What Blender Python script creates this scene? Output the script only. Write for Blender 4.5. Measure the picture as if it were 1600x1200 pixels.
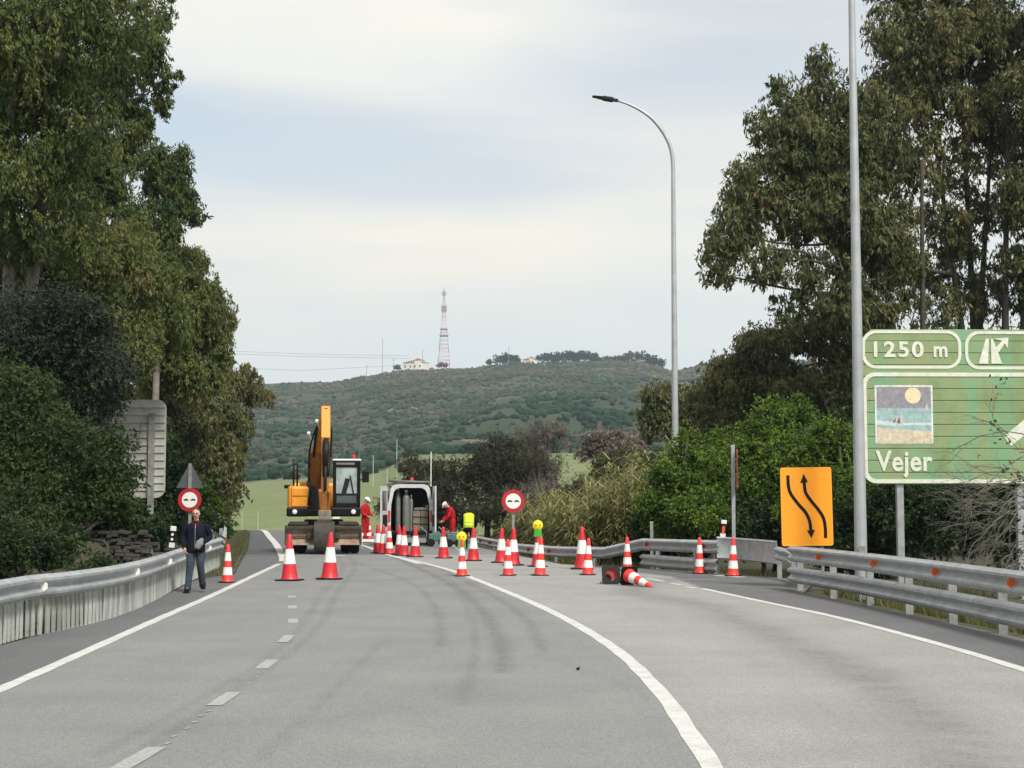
import bpy, bmesh, math, random
import numpy as np
from mathutils import Vector, Matrix, Euler
for _o in list(bpy.data.objects): bpy.data.objects.remove(_o)
SC = bpy.context.scene
COL = SC.collection
# ------------------------------------------------------------------ camera
F = 2450.0; HOR = 784.0; EYE = 1.7
TH = math.atan((HOR - 600.0) / F)
cam_d = bpy.data.cameras.new('camera'); cam = bpy.data.objects.new('camera', cam_d); COL.objects.link(cam)
cam.location = (0, 0, EYE); cam.rotation_euler = (math.radians(90) + TH, 0, 0)
cam_d.sensor_width = 36; cam_d.lens = 36 * F / 1600; cam_d.clip_start = 0.1; cam_d.clip_end = 20000
SC.camera = cam
# ------------------------------------------------------------------ world, sun, exposure
SUN_EL, SUN_AZ = math.radians(48), math.radians(150)      # azimuth measured from +Y clockwise: behind the camera, to the right
w = bpy.data.worlds.new('World'); SC.world = w; w.use_nodes = True
nt = w.node_tree; nt.nodes.clear()
def N(t, **k):
    n = nt.nodes.new(t)
    for a, b in k.items(): setattr(n, a, b)
    return n
out = N('ShaderNodeOutputWorld'); bg = N('ShaderNodeBackground'); bg.inputs[1].default_value = 0.10
sky = N('ShaderNodeTexSky', sky_type='NISHITA'); sky.sun_disc = False
sky.sun_elevation = SUN_EL; sky.sun_rotation = SUN_AZ; sky.air_density = 1.0; sky.dust_density = 1.5
tc = N('ShaderNodeTexCoord')
mp = N('ShaderNodeMapping'); mp.inputs['Scale'].default_value = (2.0, 2.0, 11.0); mp.inputs['Location'].default_value = (3.15, 1.4, 0.6)
mp.inputs['Rotation'].default_value = (0.0, 0.05, 0.0)
no = N('ShaderNodeTexNoise'); no.inputs['Scale'].default_value = 1.0; no.inputs['Detail'].default_value = 5; no.inputs['Roughness'].default_value = .42; no.inputs['Distortion'].default_value = .25
rp = N('ShaderNodeValToRGB'); rp.color_ramp.elements[0].position = .36; rp.color_ramp.elements[0].color = (.50, .50, .50, 1); rp.color_ramp.elements[1].position = .56; rp.color_ramp.elements[1].color = (1, 1, 1, 1)
mp2 = N('ShaderNodeMapping'); mp2.inputs['Scale'].default_value = (1.6, 1.6, 8.0); mp2.inputs['Location'].default_value = (7.3, 2.4, 0.1)
no2 = N('ShaderNodeTexNoise'); no2.inputs['Scale'].default_value = 1.0; no2.inputs['Detail'].default_value = 3
rp2 = N('ShaderNodeValToRGB')
rp2.color_ramp.elements[0].position = .36; rp2.color_ramp.elements[0].color = (5.3, 5.8, 6.05, 1)
rp2.color_ramp.elements[1].position = .62; rp2.color_ramp.elements[1].color = (7.1, 6.65, 5.85, 1)
mx = N('ShaderNodeMix', data_type='RGBA')
L = nt.links.new
L(tc.outputs['Generated'], mp.inputs[0]); L(mp.outputs[0], no.inputs[0]); L(no.outputs[0], rp.inputs[0])
L(tc.outputs['Generated'], mp2.inputs[0]); L(mp2.outputs[0], no2.inputs[0]); L(no2.outputs[0], rp2.inputs[0])
L(rp.outputs[0], mx.inputs[0]); L(sky.outputs[0], mx.inputs[6]); L(rp2.outputs[0], mx.inputs[7])
L(mx.outputs[2], bg.inputs[0]); L(bg.outputs[0], out.inputs[0])
sd = bpy.data.lights.new('sun', 'SUN'); so = bpy.data.objects.new('sun', sd); COL.objects.link(so)
sd.energy = 2.6; sd.angle = math.radians(12); sd.color = (1.0, .96, .9)
_sv = Vector((math.sin(SUN_AZ) * math.cos(SUN_EL), math.cos(SUN_AZ) * math.cos(SUN_EL), math.sin(SUN_EL)))
so.rotation_euler = _sv.to_track_quat('Z', 'Y').to_euler(); so.location = (0, -10, 40)
SC.view_settings.view_transform = 'Standard'; SC.view_settings.look = 'None'; SC.view_settings.exposure = 0.62; SC.view_settings.gamma = 1
SC.cycles.max_bounces = 6; SC.cycles.transparent_max_bounces = 12; SC.cycles.volume_bounces = 0
# ------------------------------------------------------------------ helpers
def P(px, py, D):
    "point of the photograph at world distance y = D"
    a = F * math.cos(TH) - (600 - py) * math.sin(TH); b = F * math.sin(TH) + (600 - py) * math.cos(TH)
    t = D / a
    return Vector(((px - 800) * t, D, EYE + b * t))
def G(px, py, z=0.0):
    a = F * math.cos(TH) - (600 - py) * math.sin(TH); b = F * math.sin(TH) + (600 - py) * math.cos(TH)
    t = (z - EYE) / b
    return Vector(((px - 800) * t, a * t, z))
def X(px, D): return P(px, HOR, D).x
def road_z(y):
    y = np.asarray(y, float)
    return np.where(y > 88, np.maximum(-0.0006 * (y - 88) ** 2, -3.6), 0.0)
def tag(o, label=None, cat=None, group=None, kind=None):
    if label: o['label'] = label
    if cat: o['category'] = cat
    if group: o['group'] = group
    if kind: o['kind'] = kind
    return o
def empty(name, loc, rz=0, label=None, cat=None, group=None):
    o = bpy.data.objects.new(name, None); COL.objects.link(o); o.location = loc; o.rotation_euler = (0, 0, rz); o.empty_display_size = .2
    return tag(o, label, cat, group)
def link_mesh(name, me, m=None, parent=None, smooth=False):
    o = bpy.data.objects.new(name, me); COL.objects.link(o)
    if m is not None:
        me.materials.clear()
        for q in (m if isinstance(m, (list, tuple)) else [m]): me.materials.append(q)
    if parent is not None: o.parent = parent
    if smooth: me.polygons.foreach_set('use_smooth', np.ones(len(me.polygons), bool))
    return o
def copy_tree(o, parent=None):
    c = o.copy(); COL.objects.link(c); c.parent = parent
    for ch in list(o.children): copy_tree(ch, c)
    return c
class MB:
    def __init__(s): s.v = []; s.f = []; s.m = []
    def add(s, vs, fs, mi=0):
        b = len(s.v); s.v += [tuple(q) for q in vs]; s.f += [tuple(i + b for i in f) for f in fs]; s.m += [mi] * len(fs); return s
    def box(s, c, d, rot=None, mi=0, taper=1.0, tx=None):
        c = Vector(c); hx, hy, hz = d[0] / 2, d[1] / 2, d[2] / 2; t = taper; vs = []
        for z, k in ((-hz, 1), (hz, t)):
            for x, y in ((-hx, -hy), (hx, -hy), (hx, hy), (-hx, hy)): vs.append(Vector((x * k, y * (k if tx is None else tx if z > 0 else 1), z)))
        if rot is not None:
            R = rot if isinstance(rot, Matrix) else Euler(rot).to_matrix()
            vs = [R @ q for q in vs]
        return s.add([q + c for q in vs], [(0, 3, 2, 1), (4, 5, 6, 7), (0, 1, 5, 4), (1, 2, 6, 5), (2, 3, 7, 6), (3, 0, 4, 7)], mi)
    def beam(s, a, b, wd, ht, mi=0, up=(0, 0, 1), w2=None, h2=None):
        a, b = Vector(a), Vector(b); d = (b - a).normalized(); u = Vector(up)
        if abs(d.dot(u)) > .98: u = Vector((0, 1, 0))
        r = d.cross(u).normalized(); u = r.cross(d); vs = []
        for p, W, H in ((a, wd, ht), (b, w2 or wd, h2 or ht)):
            for i, j in ((-1, -1), (1, -1), (1, 1), (-1, 1)): vs.append(p + r * W / 2 * i + u * H / 2 * j)
        return s.add(vs, [(0, 3, 2, 1), (4, 5, 6, 7), (0, 1, 5, 4), (1, 2, 6, 5), (2, 3, 7, 6), (3, 0, 4, 7)], mi)
    def tube(s, pts, rad, n=8, mi=0, caps=True):
        pts = [Vector(p) for p in pts]; k = len(pts)
        if not hasattr(rad, '__len__'): rad = [rad] * k
        vs = []; pr = None
        for i, p in enumerate(pts):
            d = (pts[min(i + 1, k - 1)] - pts[max(i - 1, 0)]).normalized()
            if pr is None:
                a = Vector((0, 0, 1)) if abs(d.z) < .9 else Vector((1, 0, 0)); r = d.cross(a).normalized()
            else: r = (pr - d * pr.dot(d)).normalized()
            pr = r; u = d.cross(r)
            for j in range(n):
                t = 2 * math.pi * j / n; vs.append(p + (r * math.cos(t) + u * math.sin(t)) * rad[i])
        fs = [(i * n + j, i * n + (j + 1) % n, (i + 1) * n + (j + 1) % n, (i + 1) * n + j) for i in range(k - 1) for j in range(n)]
        if caps: fs += [tuple(range(n - 1, -1, -1)), tuple((k - 1) * n + j for j in range(n))]
        return s.add(vs, fs, mi)
    def lathe(s, prof, n=24, c=(0, 0, 0), mi=0, M=None, caps=True):
        c = Vector(c); vs = []
        for r, z in prof:
            for j in range(n):
                t = 2 * math.pi * j / n; q = Vector((r * math.cos(t), r * math.sin(t), z))
                vs.append((M @ q if M is not None else q) + c)
        k = len(prof); fs = [(i * n + j, i * n + (j + 1) % n, (i + 1) * n + (j + 1) % n, (i + 1) * n + j) for i in range(k - 1) for j in range(n)]
        if caps: fs += [tuple(range(n - 1, -1, -1)), tuple((k - 1) * n + j for j in range(n))]
        return s.add(vs, fs, mi)
    def prism(s, poly, y0, y1, mi=0, M=None):
        "poly in x,z extruded along y"
        n = len(poly); vs = [Vector((x, y0, z)) for x, z in poly] + [Vector((x, y1, z)) for x, z in poly]
        if M is not None: vs = [M @ q for q in vs]
        return s.add(vs, [tuple(range(n)), tuple(range(2 * n - 1, n - 1, -1))] + [(i, i + n, (i + 1) % n + n, (i + 1) % n) for i in range(n)], mi)
    def build(s, name, m, parent=None, smooth=False, bevel=0, loc=None, recalc=True):
        me = bpy.data.meshes.new(name); me.from_pydata(s.v, [], s.f)
        if recalc:
            bm = bmesh.new(); bm.from_mesh(me); bmesh.ops.recalc_face_normals(bm, faces=bm.faces[:]); bm.to_mesh(me); bm.free()
        if any(s.m): me.polygons.foreach_set('material_index', s.m)
        o = link_mesh(name, me, None, parent)
        for q in (m if isinstance(m, (list, tuple)) else [m]): me.materials.append(q)
        if smooth:
            me.polygons.foreach_set('use_smooth', [True] * len(me.polygons))
            if smooth != 'all': me.set_sharp_from_angle(angle=math.radians(38))
        if bevel:
            b = o.modifiers.new('bevel', 'BEVEL'); b.width = bevel; b.segments = 2; b.limit_method = 'ANGLE'; b.angle_limit = math.radians(35)
        if loc is not None: o.location = loc
        return o
def rrect(x0, z0, x1, z1, r, n=6):
    p = []
    for cx, cz, a in ((x1 - r, z0 + r, -90), (x1 - r, z1 - r, 0), (x0 + r, z1 - r, 90), (x0 + r, z0 + r, 180)):
        for i in range(n + 1):
            t = math.radians(a + 90 * i / n); p.append((cx + r * math.cos(t), cz + r * math.sin(t)))
    return p
def ring(outer, inner, y0, y1, mb, mi=0):
    n = len(outer); vs = [(x, y, z) for y in (y0, y1) for pl in (outer, inner) for x, z in pl]
    fs = []
    for i in range(n):
        j = (i + 1) % n
        fs += [(i, j, n + j, n + i), (2 * n + i, 3 * n + i, 3 * n + j, 2 * n + j), (i, 2 * n + i, 2 * n + j, j), (n + i, n + j, 3 * n + j, 3 * n + i)]
    return mb.add(vs, fs, mi)
def spline(pts, step=.5):
    "Catmull-Rom through 3-D points, resampled"
    p = [Vector(q) for q in pts]; p = [p[0] * 2 - p[1]] + p + [p[-1] * 2 - p[-2]]; o = []
    for i in range(1, len(p) - 2):
        n = max(1, int((p[i + 1] - p[i]).length / step))
        for k in range(n):
            t = k / n
            o.append(.5 * ((2 * p[i]) + (p[i + 1] - p[i - 1]) * t + (2 * p[i - 1] - 5 * p[i] + 4 * p[i + 1] - p[i + 2]) * t * t + (3 * p[i] - p[i - 1] - 3 * p[i + 1] + p[i + 2]) * t ** 3))
    o.append(p[-2]); return o
# ------------------------------------------------------------------ materials
class NT:
    def __init__(s, name):
        s.m = bpy.data.materials.new(name); s.m.use_nodes = True; s.t = s.m.node_tree; s.b = s.t.nodes['Principled BSDF']; s.o = s.t.nodes['Material Output']
    def n(s, t, ins=None, **k):
        q = s.t.nodes.new(t)
        for a, b in k.items(): setattr(q, a, b)
        for a, b in (ins or {}).items():
            if hasattr(b, 'is_output'): s.t.links.new(b, q.inputs[a])
            else: q.inputs[a].default_value = b
        return q
    def l(s, a, b): s.t.links.new(a, b)
    def noise(s, scale, detail=4, rough=.55, vec=None, dist=0):
        q = s.n('ShaderNodeTexNoise', {'Scale': scale, 'Detail': detail, 'Roughness': rough, 'Distortion': dist})
        if vec is None: vec = s.coord()
        s.l(vec, q.inputs[0]); return q.outputs[0]
    def coord(s, scale=None):
        c = s.n('ShaderNodeTexCoord').outputs['Object']
        if scale: c = s.n('ShaderNodeMapping', {'Vector': c, 'Scale': scale}).outputs[0]
        return c
    def ramp(s, fac, stops):
        q = s.n('ShaderNodeValToRGB'); e = q.color_ramp.elements
        while len(e) < len(stops): e.new(.5)
        for i, (p, c) in enumerate(stops): e[i].position = p; e[i].color = tuple(c) + (1,) if len(c) == 3 else c
        s.l(fac, q.inputs[0]); return q.outputs[0]
    def mix(s, fac, a, b, mode='MIX'):
        q = s.n('ShaderNodeMix', data_type='RGBA', blend_type=mode)
        for i, v in ((0, fac), (6, a), (7, b)):
            if hasattr(v, 'is_output'): s.l(v, q.inputs[i])
            else: q.inputs[i].default_value = v if i == 0 else tuple(v)[:3] + (1,)
        return q.outputs[2]
    def attr(s, name): return s.n('ShaderNodeAttribute', attribute_name=name).outputs['Fac']
    def math(s, op, a, b=0.0):
        q = s.n('ShaderNodeMath', operation=op)
        for i, v in ((0, a), (1, b)):
            if hasattr(v, 'is_output'): s.l(v, q.inputs[i])
            else: q.inputs[i].default_value = v
        return q.outputs[0]
    def bump(s, h, strength=.3, dist=.02):
        q = s.n('ShaderNodeBump', {'Strength': strength, 'Distance': dist, 'Height': h}); s.l(q.outputs[0], s.b.inputs['Normal'])
def g3(c): return (c, c, c) if not hasattr(c, '__len__') else c
def mat(name, c, rough=.6, metal=0.0, var=.15, scale=6.0, bump=0.0, bscale=30, spec=.5, dirt=0.0):
    t = NT(name); c = g3(c)
    lo = tuple(v * (1 - var) for v in c); hi = tuple(min(1, v * (1 + var)) for v in c)
    col = t.ramp(t.noise(scale, 5), [(.3, lo), (.7, hi)])
    if dirt:
        d = t.ramp(t.noise(scale * 2.3, 7, .65), [(.42, (0, 0, 0)), (.72, (1, 1, 1))])
        col = t.mix(t.math('MULTIPLY', d, dirt), col, (.10, .085, .065))
    t.l(col, t.b.inputs['Base Color'])
    t.b.inputs['Roughness'].default_value = rough; t.b.inputs['Metallic'].default_value = metal; t.b.inputs['Specular IOR Level'].default_value = spec
    if bump: t.bump(t.noise(bscale, 4), bump, .02)
    return t.m
def leafmat(name, stops, trans=.25, rough=.55):
    t = NT(name)
    col = t.ramp(t.attr('tint'), stops)
    t.l(col, t.b.inputs['Base Color']); t.b.inputs['Roughness'].default_value = rough; t.b.inputs['Specular IOR Level'].default_value = .18
    tr = t.n('ShaderNodeBsdfTranslucent', {'Color': col}); ms = t.n('ShaderNodeMixShader', {0: trans})
    t.l(t.b.outputs[0], ms.inputs[1]); t.l(tr.outputs[0], ms.inputs[2]); t.l(ms.outputs[0], t.o.inputs[0])
    return t.m
M = {}
M['galv'] = mat('galvanised_steel', (.46, .48, .49), .42, .55, .12, 3, .05, 60, dirt=.35)
M['galv_old'] = mat('weathered_steel', (.33, .34, .33), .55, .4, .2, 2.5, .05, 50, dirt=.6)
M['picket'] = mat('picket_steel', (.50, .52, .49), .6, .2, .22, 2.2, .04, 40, dirt=.35)
_t = M['picket'].node_tree; _b = _t.nodes['Principled BSDF']; _l = _b.inputs['Base Color'].links[0].from_socket
_oi = _t.nodes.new('ShaderNodeObjectInfo'); _mr = _t.nodes.new('ShaderNodeMapRange'); _mr.inputs[3].default_value = .62; _mr.inputs[4].default_value = 1.12
_mm = _t.nodes.new('ShaderNodeVectorMath'); _mm.operation = 'SCALE'; _t.links.new(_oi.outputs['Random'], _mr.inputs[0]); _t.links.new(_l, _mm.inputs[0]); _t.links.new(_mr.outputs[0], _mm.inputs['Scale']); _t.links.new(_mm.outputs[0], _b.inputs['Base Color'])
M['pole'] = mat('lamp_pole_steel', (.42, .44, .45), .5, .35, .1, 1.5, .03, 40, dirt=.2)
M['dark'] = mat('dark_metal', .014, .5, .1, .3, 8, spec=.3)
M['black'] = mat('black_plastic', .005, .45, 0, .3, 8, spec=.22)
M['rubber'] = mat('rubber', .011, .85, 0, .3, 9, .3, 40, spec=.2)
M['vanwhite'] = mat('van_paint', (.62, .62, .61), .4, 0, .06, 2, dirt=.3)
M['white'] = mat('white_paint', .78, .45, 0, .05, 5, dirt=.12)
M['reflwhite'] = mat('reflective_white', (.82, .82, .78), .4, 0, .05, 20, dirt=.1)
M['conered'] = mat('cone_red', (.58, .018, .026), .45, 0, .14, 9, dirt=.16)
M['coneorange'] = mat('cone_orange_red', (.78, .04, .03), .45, 0, .12, 9, dirt=.12)
M['signred'] = mat('sign_red', (.42, .015, .025), .45, 0, .15, 4)
M['orange'] = mat('orange_sign', (.95, .34, .012), .42, 0, .05, 2)
M['signgrey'] = mat('sign_back_grey', (.50, .50, .45), .6, .15, .12, 1.2, dirt=.35)
M['signdark'] = mat('sign_back_dark', (.09, .10, .10), .6, .2, .2, 4)
M['yellow'] = mat('machine_yellow', (.80, .31, .012), .38, 0, .10, 3, dirt=.22)
M['yellow_shaded'] = mat('machine_yellow_shaded', (.36, .125, .012), .5, 0, .2, 4, dirt=.5)  # darker, dirtier copy of the machine yellow, with the boom's shade in its colour
M['brown'] = mat('worn_steel', (.27, .185, .12), .6, .3, .35, 4, .2, 12, dirt=.5)
M['mud'] = mat('muddy_steel', (.050, .044, .037), .75, .2, .35, 5, .3, 14, dirt=.5)
M['glass'] = mat('cab_glass', (.30, .36, .35), .12, 0, .45, 2.4, spec=.8)
M['redlens'] = mat('red_lens', (.55, .02, .03), .25, 0, .1, 4)
M['orangelens'] = mat('orange_reflector', (.8, .12, .015), .35, 0, .1, 4)
M['yelllens'] = mat('yellow_lens', (.85, .72, .02), .3, 0, .18, 14)
M['greenplastic'] = mat('green_plastic', (.05, .33, .03), .45, 0, .1, 6)
M['hivis'] = mat('hi_vis_yellow', (.62, .80, .01), .6, 0, .1, 8)
M['redcloth'] = mat('red_overall', (.42, .016, .02), .8, 0, .25, 7, .4, 25, spec=.12)
M['navy'] = mat('navy_jacket', (.008, .009, .017), .8, 0, .35, 9, .4, 30, spec=.12)
M['maroon'] = mat('maroon_cloth', (.10, .015, .015), .8, 0, .3, 9, .4, 30, spec=.12)
M['jeans'] = mat('grey_blue_jeans', (.045, .060, .080), .85, 0, .35, 8, .4, 30, spec=.12)
M['greybag'] = mat('grey_cloth', (.2, .2, .21), .8, 0, .25, 12, .4, 30)
M['skin'] = mat('skin', (.56, .33, .24), .55, 0, .10, 12)
M['lip'] = mat('lip', (.34, .14, .11), .6, 0, .1, 12)
M['hair'] = mat('hair_dark', (.035, .024, .018), .7, 0, .4, 30, .5, 60)
M['bark'] = mat('eucalyptus_bark', (.20, .175, .145), .85, 0, .45, 1.6, .6, 9)
M['barkd'] = mat('dark_bark', (.05, .043, .035), .9, 0, .4, 2.5, .6, 9)
M['twig'] = mat('pale_twigs', (.17, .155, .13), .85, 0, .3, 3)
M['gasgrey'] = mat('cylinder_grey', (.17, .18, .17), .45, .1, .15, 4, dirt=.3)
M['crate'] = mat('crate_tan', (.22, .19, .14), .7, 0, .25, 6, dirt=.4)
M['housewall'] = mat('house_wall', (.80, .74, .66), .8, 0, .06, .3)
M['roof'] = mat('roof_tiles', (.36, .20, .13), .85, 0, .2, .5)
M['mastred'] = mat('mast_red', (.55, .10, .10), .5, 0, .1, .3)
M['mastwhite'] = mat('mast_white', (.52, .47, .47), .5, 0, .05, .3)
M['mastgrey'] = mat('mast_grey', (.30, .31, .32), .5, 0, .1, .3)
M['polegrey'] = mat('pole_grey', (.42, .42, .38), .7, 0, .1, 2)
M['stone'] = mat('stone', (.042, .038, .032), .9, 0, .5, 1.5, .8, 8)
euc = [(0, (.028, .050, .017)), (.3, (.070, .105, .030)), (.6, (.118, .142, .042)), (.85, (.18, .18, .060)), (1, (.24, .18, .08))]
M['euc'] = leafmat('eucalyptus_leaves', euc)
M['eucr'] = leafmat('olive_eucalyptus_leaves', [(0, (.034, .046, .020)), (.35, (.085, .102, .040)), (.7, (.155, .162, .064)), (1, (.25, .19, .09))])
M['lush'] = leafmat('bright_green_leaves', [(0, (.022, .046, .009)), (.5, (.055, .112, .016)), (1, (.15, .235, .035))], .3)
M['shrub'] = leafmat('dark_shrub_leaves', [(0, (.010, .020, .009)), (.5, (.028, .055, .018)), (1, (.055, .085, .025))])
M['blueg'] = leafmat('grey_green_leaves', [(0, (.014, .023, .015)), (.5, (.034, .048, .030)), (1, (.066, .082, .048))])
M['tam'] = leafmat('dark_olive_twigs', [(0, (.026, .027, .018)), (.5, (.058, .058, .036)), (1, (.10, .095, .055))])
M['palebush'] = leafmat('pale_grey_twigs', [(0, (.10, .09, .07)), (.5, (.19, .165, .13)), (1, (.33, .28, .25))])
M['reed'] = leafmat('reed_leaves', [(0, (.06, .07, .022)), (.35, (.14, .15, .048)), (.75, (.27, .26, .10)), (1, (.42, .38, .20))], .3)
M['grass'] = leafmat('grass_blades', [(0, (.05, .07, .02)), (.6, (.11, .12, .04)), (1, (.24, .19, .09))], .3)
M['pine'] = leafmat('pine_needles', [(0, (.012, .026, .012)), (.5, (.026, .045, .018)), (1, (.045, .065, .025))])
# ------------------------------------------------------------------ setting: ground, road, hill
RNG = np.random.default_rng(7); random.seed(5)
railL = [(-12, -3.9), (0, -4.6), (10, -5.35)] + [(q.y, q.x) for q in (G(0, 1007), G(100, 985), G(180, 965), G(240, 940), G(290, 912), G(345, 886))]
railL += [(60, X(346, 60)), (85, X(352, 85)), (140, X(352, 85) - 13)]
RLy = np.array([a for a, b in railL]); RLx = np.array([b for a, b in railL])
lim_r = [(-12, 8.6), (10, 7.25), (19, 6.45), (29.5, 5.45), (33, 6.3), (35, 6.2), (37, 5.1), (40.4, 3.5), (43, 1.35), (50, .2), (55, -.55), (62, -1.35), (70, -2.7), (80, -4.6), (99, -8.0), (140, -21)]
RRy = np.array([a for a, b in lim_r]); RRx = np.array([b for a, b in lim_r])
al = [(-12, -3.87), (0, -4.57), (10, -5.31), (18.7, RLx[3] + .04), (25, np.interp(25, RLy, RLx) + .04), (34, np.interp(34, RLy, RLx) + .04), (37, X(358, 37)), (55, X(381, 55)), (75, X(386, 75)), (99, X(387, 99)), (140, X(387, 99) - 12)]
ALy = np.array([a for a, b in al]); ALx = np.array([b for a, b in al])
def sm(a, b, x):
    t = np.clip((x - a) / (b - a), 0, 1); return t * t * (3 - 2 * t)
ridge_px = [-900, -200, 200, 330, 400, 430, 470, 520, 560, 600, 640, 700, 740, 775, 800, 850, 900, 950, 1000, 1030, 1050, 1075, 1100, 1140, 1200, 1300, 1500, 1900, 2600]
ridge_py = [640, 630, 612, 604, 601, 599, 597, 597, 590, 583, 577, 576, 575, 570, 568, 566, 564, 563, 565, 572, 580, 575, 568, 560, 556, 570, 600, 640, 680]
top_px = [-600, 300, 370, 450, 520, 600, 640, 700, 900, 1100, 2200]
top_py = [770, 760, 756, 747, 748, 736, 712, 710, 708, 704, 735]
def hnoise(x, y, s, seed=0):
    r = np.random.default_rng(seed); o = 0; a = 1.0
    for k in range(5):
        for j in range(3):
            th = r.uniform(0, 6.28); ph = r.uniform(0, 6.28)
            o = o + a * np.sin((x * math.cos(th) + y * math.sin(th)) / s * 6.28 + ph + 1.3 * np.sin((x * math.sin(th) - y * math.cos(th)) / s * 4 + ph)) / 3
        s *= .53; a *= .58
    return o
def Zt(x, y):
    x = np.asarray(x, float); y = np.asarray(y, float)
    rl = np.interp(y, RLy, RLx); rr = np.interp(y, RRy, RRx); al_ = np.interp(y, ALy, ALx)
    z = road_z(y)
    dl = rl - x; dr = x - rr
    fade = 1 - sm(48, 75, y)
    bank = (1.05 * sm(1.2, 2.6, dl) * (1 - sm(38, 46, y)) + .5 * sm(3, 8, dl) * sm(38, 46, y) + 1.4 * sm(5, 14, dl)) * (.25 + .75 * fade)
    bank = bank * (.2 + .8 * sm(32, 36, y))
    bank = bank - .12 * sm(.15, .8, dl) * (1 - sm(1.2, 2, dl))
    drop = -.34 * sm(.25, 1.3, dr) + 1.0 * sm(8, 30, dr)
    near = z + bank + drop + .035 * hnoise(x, y, 5.0, 3) * np.maximum(sm(.5, 1.5, dl), sm(.5, 1.5, dr))
    u = x / np.maximum(y, 30) * F * .997 + 800
    top = EYE + (HOR - np.interp(u, top_px, top_py)) / F * 420
    rid = EYE + (HOR - np.interp(u, ridge_px, ridge_py)) / F * 1500
    t1 = np.clip((y - 170) / 250, 0, 1)
    field = -3.6 + (top + 3.6) * t1 ** .9 + .25 * hnoise(x, y, 60, 5) * t1 * (1 - t1)
    t2 = np.clip((y - 420) / 1080, 0, 1)
    hill = top + (rid - top) * t2 ** 1.35 + (9.0 * hnoise(x, y, 420, 9) + 5.5 * hnoise(x * .6, y * 1.3, 120, 12)) * np.minimum(1, t2 * 5) * (1 - t2) ** .7
    back = rid - (y - 1500) * .06
    z = np.where(y < 150, near, near + (field - near) * sm(150, 190, y))
    z = np.where(y > 420, hill, z)
    z = np.where(y > 1500, np.maximum(back, -4), z)
    return z
def grid_mesh(name, xs, ys, zf, m, extra=None, kind='structure'):
    "xs: (rows, cols) array"
    R, Cc = xs.shape; Y = np.broadcast_to(ys[:, None], xs.shape); Zv = zf(xs, Y)
    co = np.stack([xs, Y, Zv], -1).reshape(-1, 3).astype(np.float32)
    i = np.arange(R * Cc).reshape(R, Cc); q = np.stack([i[:-1, :-1], i[:-1, 1:], i[1:, 1:], i[1:, :-1]], -1).reshape(-1, 4)
    o = quads(name, co, q, m); o.data.polygons.foreach_set('use_smooth', np.ones(len(q), bool))
    for k, fn in (extra or {}).items():
        a = o.data.attributes.new(k, 'FLOAT', 'POINT'); a.data.foreach_set('value', fn(xs, Y, Zv).reshape(-1).astype(np.float32))
    tag(o, kind=kind); return o
def quads(name, co, q, m, parent=None, tint=None):
    me = bpy.data.meshes.new(name); n = len(q); k = q.shape[1]
    me.vertices.add(len(co)); me.vertices.foreach_set('co', np.ascontiguousarray(co, np.float32).reshape(-1))
    me.loops.add(n * k); me.loops.foreach_set('vertex_index', q.reshape(-1).astype(np.int32))
    me.polygons.add(n); me.polygons.foreach_set('loop_start', np.arange(0, n * k, k, dtype=np.int32))
    try: me.polygons.foreach_set('loop_total', np.full(n, k, np.int32))
    except Exception: pass
    if tint is not None:
        a = me.attributes.new('tint', 'FLOAT', 'FACE'); a.data.foreach_set('value', tint.astype(np.float32))
    me.update(calc_edges=True); me.validate()
    return link_mesh(name, me, m, parent)
# ground
ys = np.concatenate([np.arange(-30, 60, .6), np.arange(60, 190, 1.6), np.arange(190, 430, 5), np.arange(430, 1500, 7), np.array([1500, 1510, 1530, 1570, 1650, 1800, 2100, 2450])])
s = np.linspace(-1, 1, 361); uu = np.sign(s) * (.42 * np.abs(s) + .95 * np.abs(s) ** 4)
xs = uu[None, :] * (ys[:, None] + 62)
t = NT('ground_soil_grass')
c0 = t.coord(); n1 = t.noise(.35, 6, .6); n2 = t.noise(6, 5, .6); n3 = t.noise(.012, 6, .62); n4 = t.noise(.09, 5, .6)
near = t.mix(t.ramp(n1, [(.42, (0, 0, 0)), (.6, (1, 1, 1))]), (.085, .095, .035), (.17, .14, .09))
near = t.mix(1.0, t.mix(.4, near, t.ramp(n2, [(.3, (.05, .05, .02)), (.75, (.22, .19, .12))])), (.46, .47, .46), 'MULTIPLY')
field = t.ramp(t.noise(.05, 6, .6), [(.3, (.085, .13, .037)), (.55, (.125, .155, .05)), (.75, (.20, .19, .085))])
field = t.mix(.35, field, t.ramp(t.noise(1.2, 5, .7), [(.3, (.06, .10, .025)), (.7, (.24, .26, .10))]))
field = t.mix(.3, field, t.ramp(t.noise(1, 5, .7, t.coord((.02, .35, 1))), [(.35, (.07, .11, .03)), (.65, (.25, .24, .11))]))
hillc = t.ramp(n3, [(.28, (.012, .036, .016)), (.50, (.026, .048, .022)), (.66, (.055, .048, .032)), (.80, (.15, .12, .085))])
bare_ = t.ramp(t.noise(.02, 7, .75, None), [(.60, (0, 0, 0)), (.68, (1, 1, 1))])
hillc = t.mix(.55, hillc, t.ramp(n4, [(.3, (.015, .030, .014)), (.58, (.036, .044, .022)), (.80, (.12, .10, .065))]))
sx = t.n('ShaderNodeSeparateXYZ', {0: c0}).outputs[1]
hillc = t.mix(bare_, hillc, (.26, .21, .15))
f1 = t.n('ShaderNodeMapRange', {0: sx, 1: 110.0, 2: 165.0}).outputs[0]
f2 = t.n('ShaderNodeMapRange', {0: t.math('ADD', sx, t.math('MULTIPLY', t.math('SUBTRACT', n4, .5), 90.0)), 1: 415.0, 2: 425.0}).outputs[0]
col = t.mix(f2, t.mix(f1, near, field), hillc)
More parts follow.
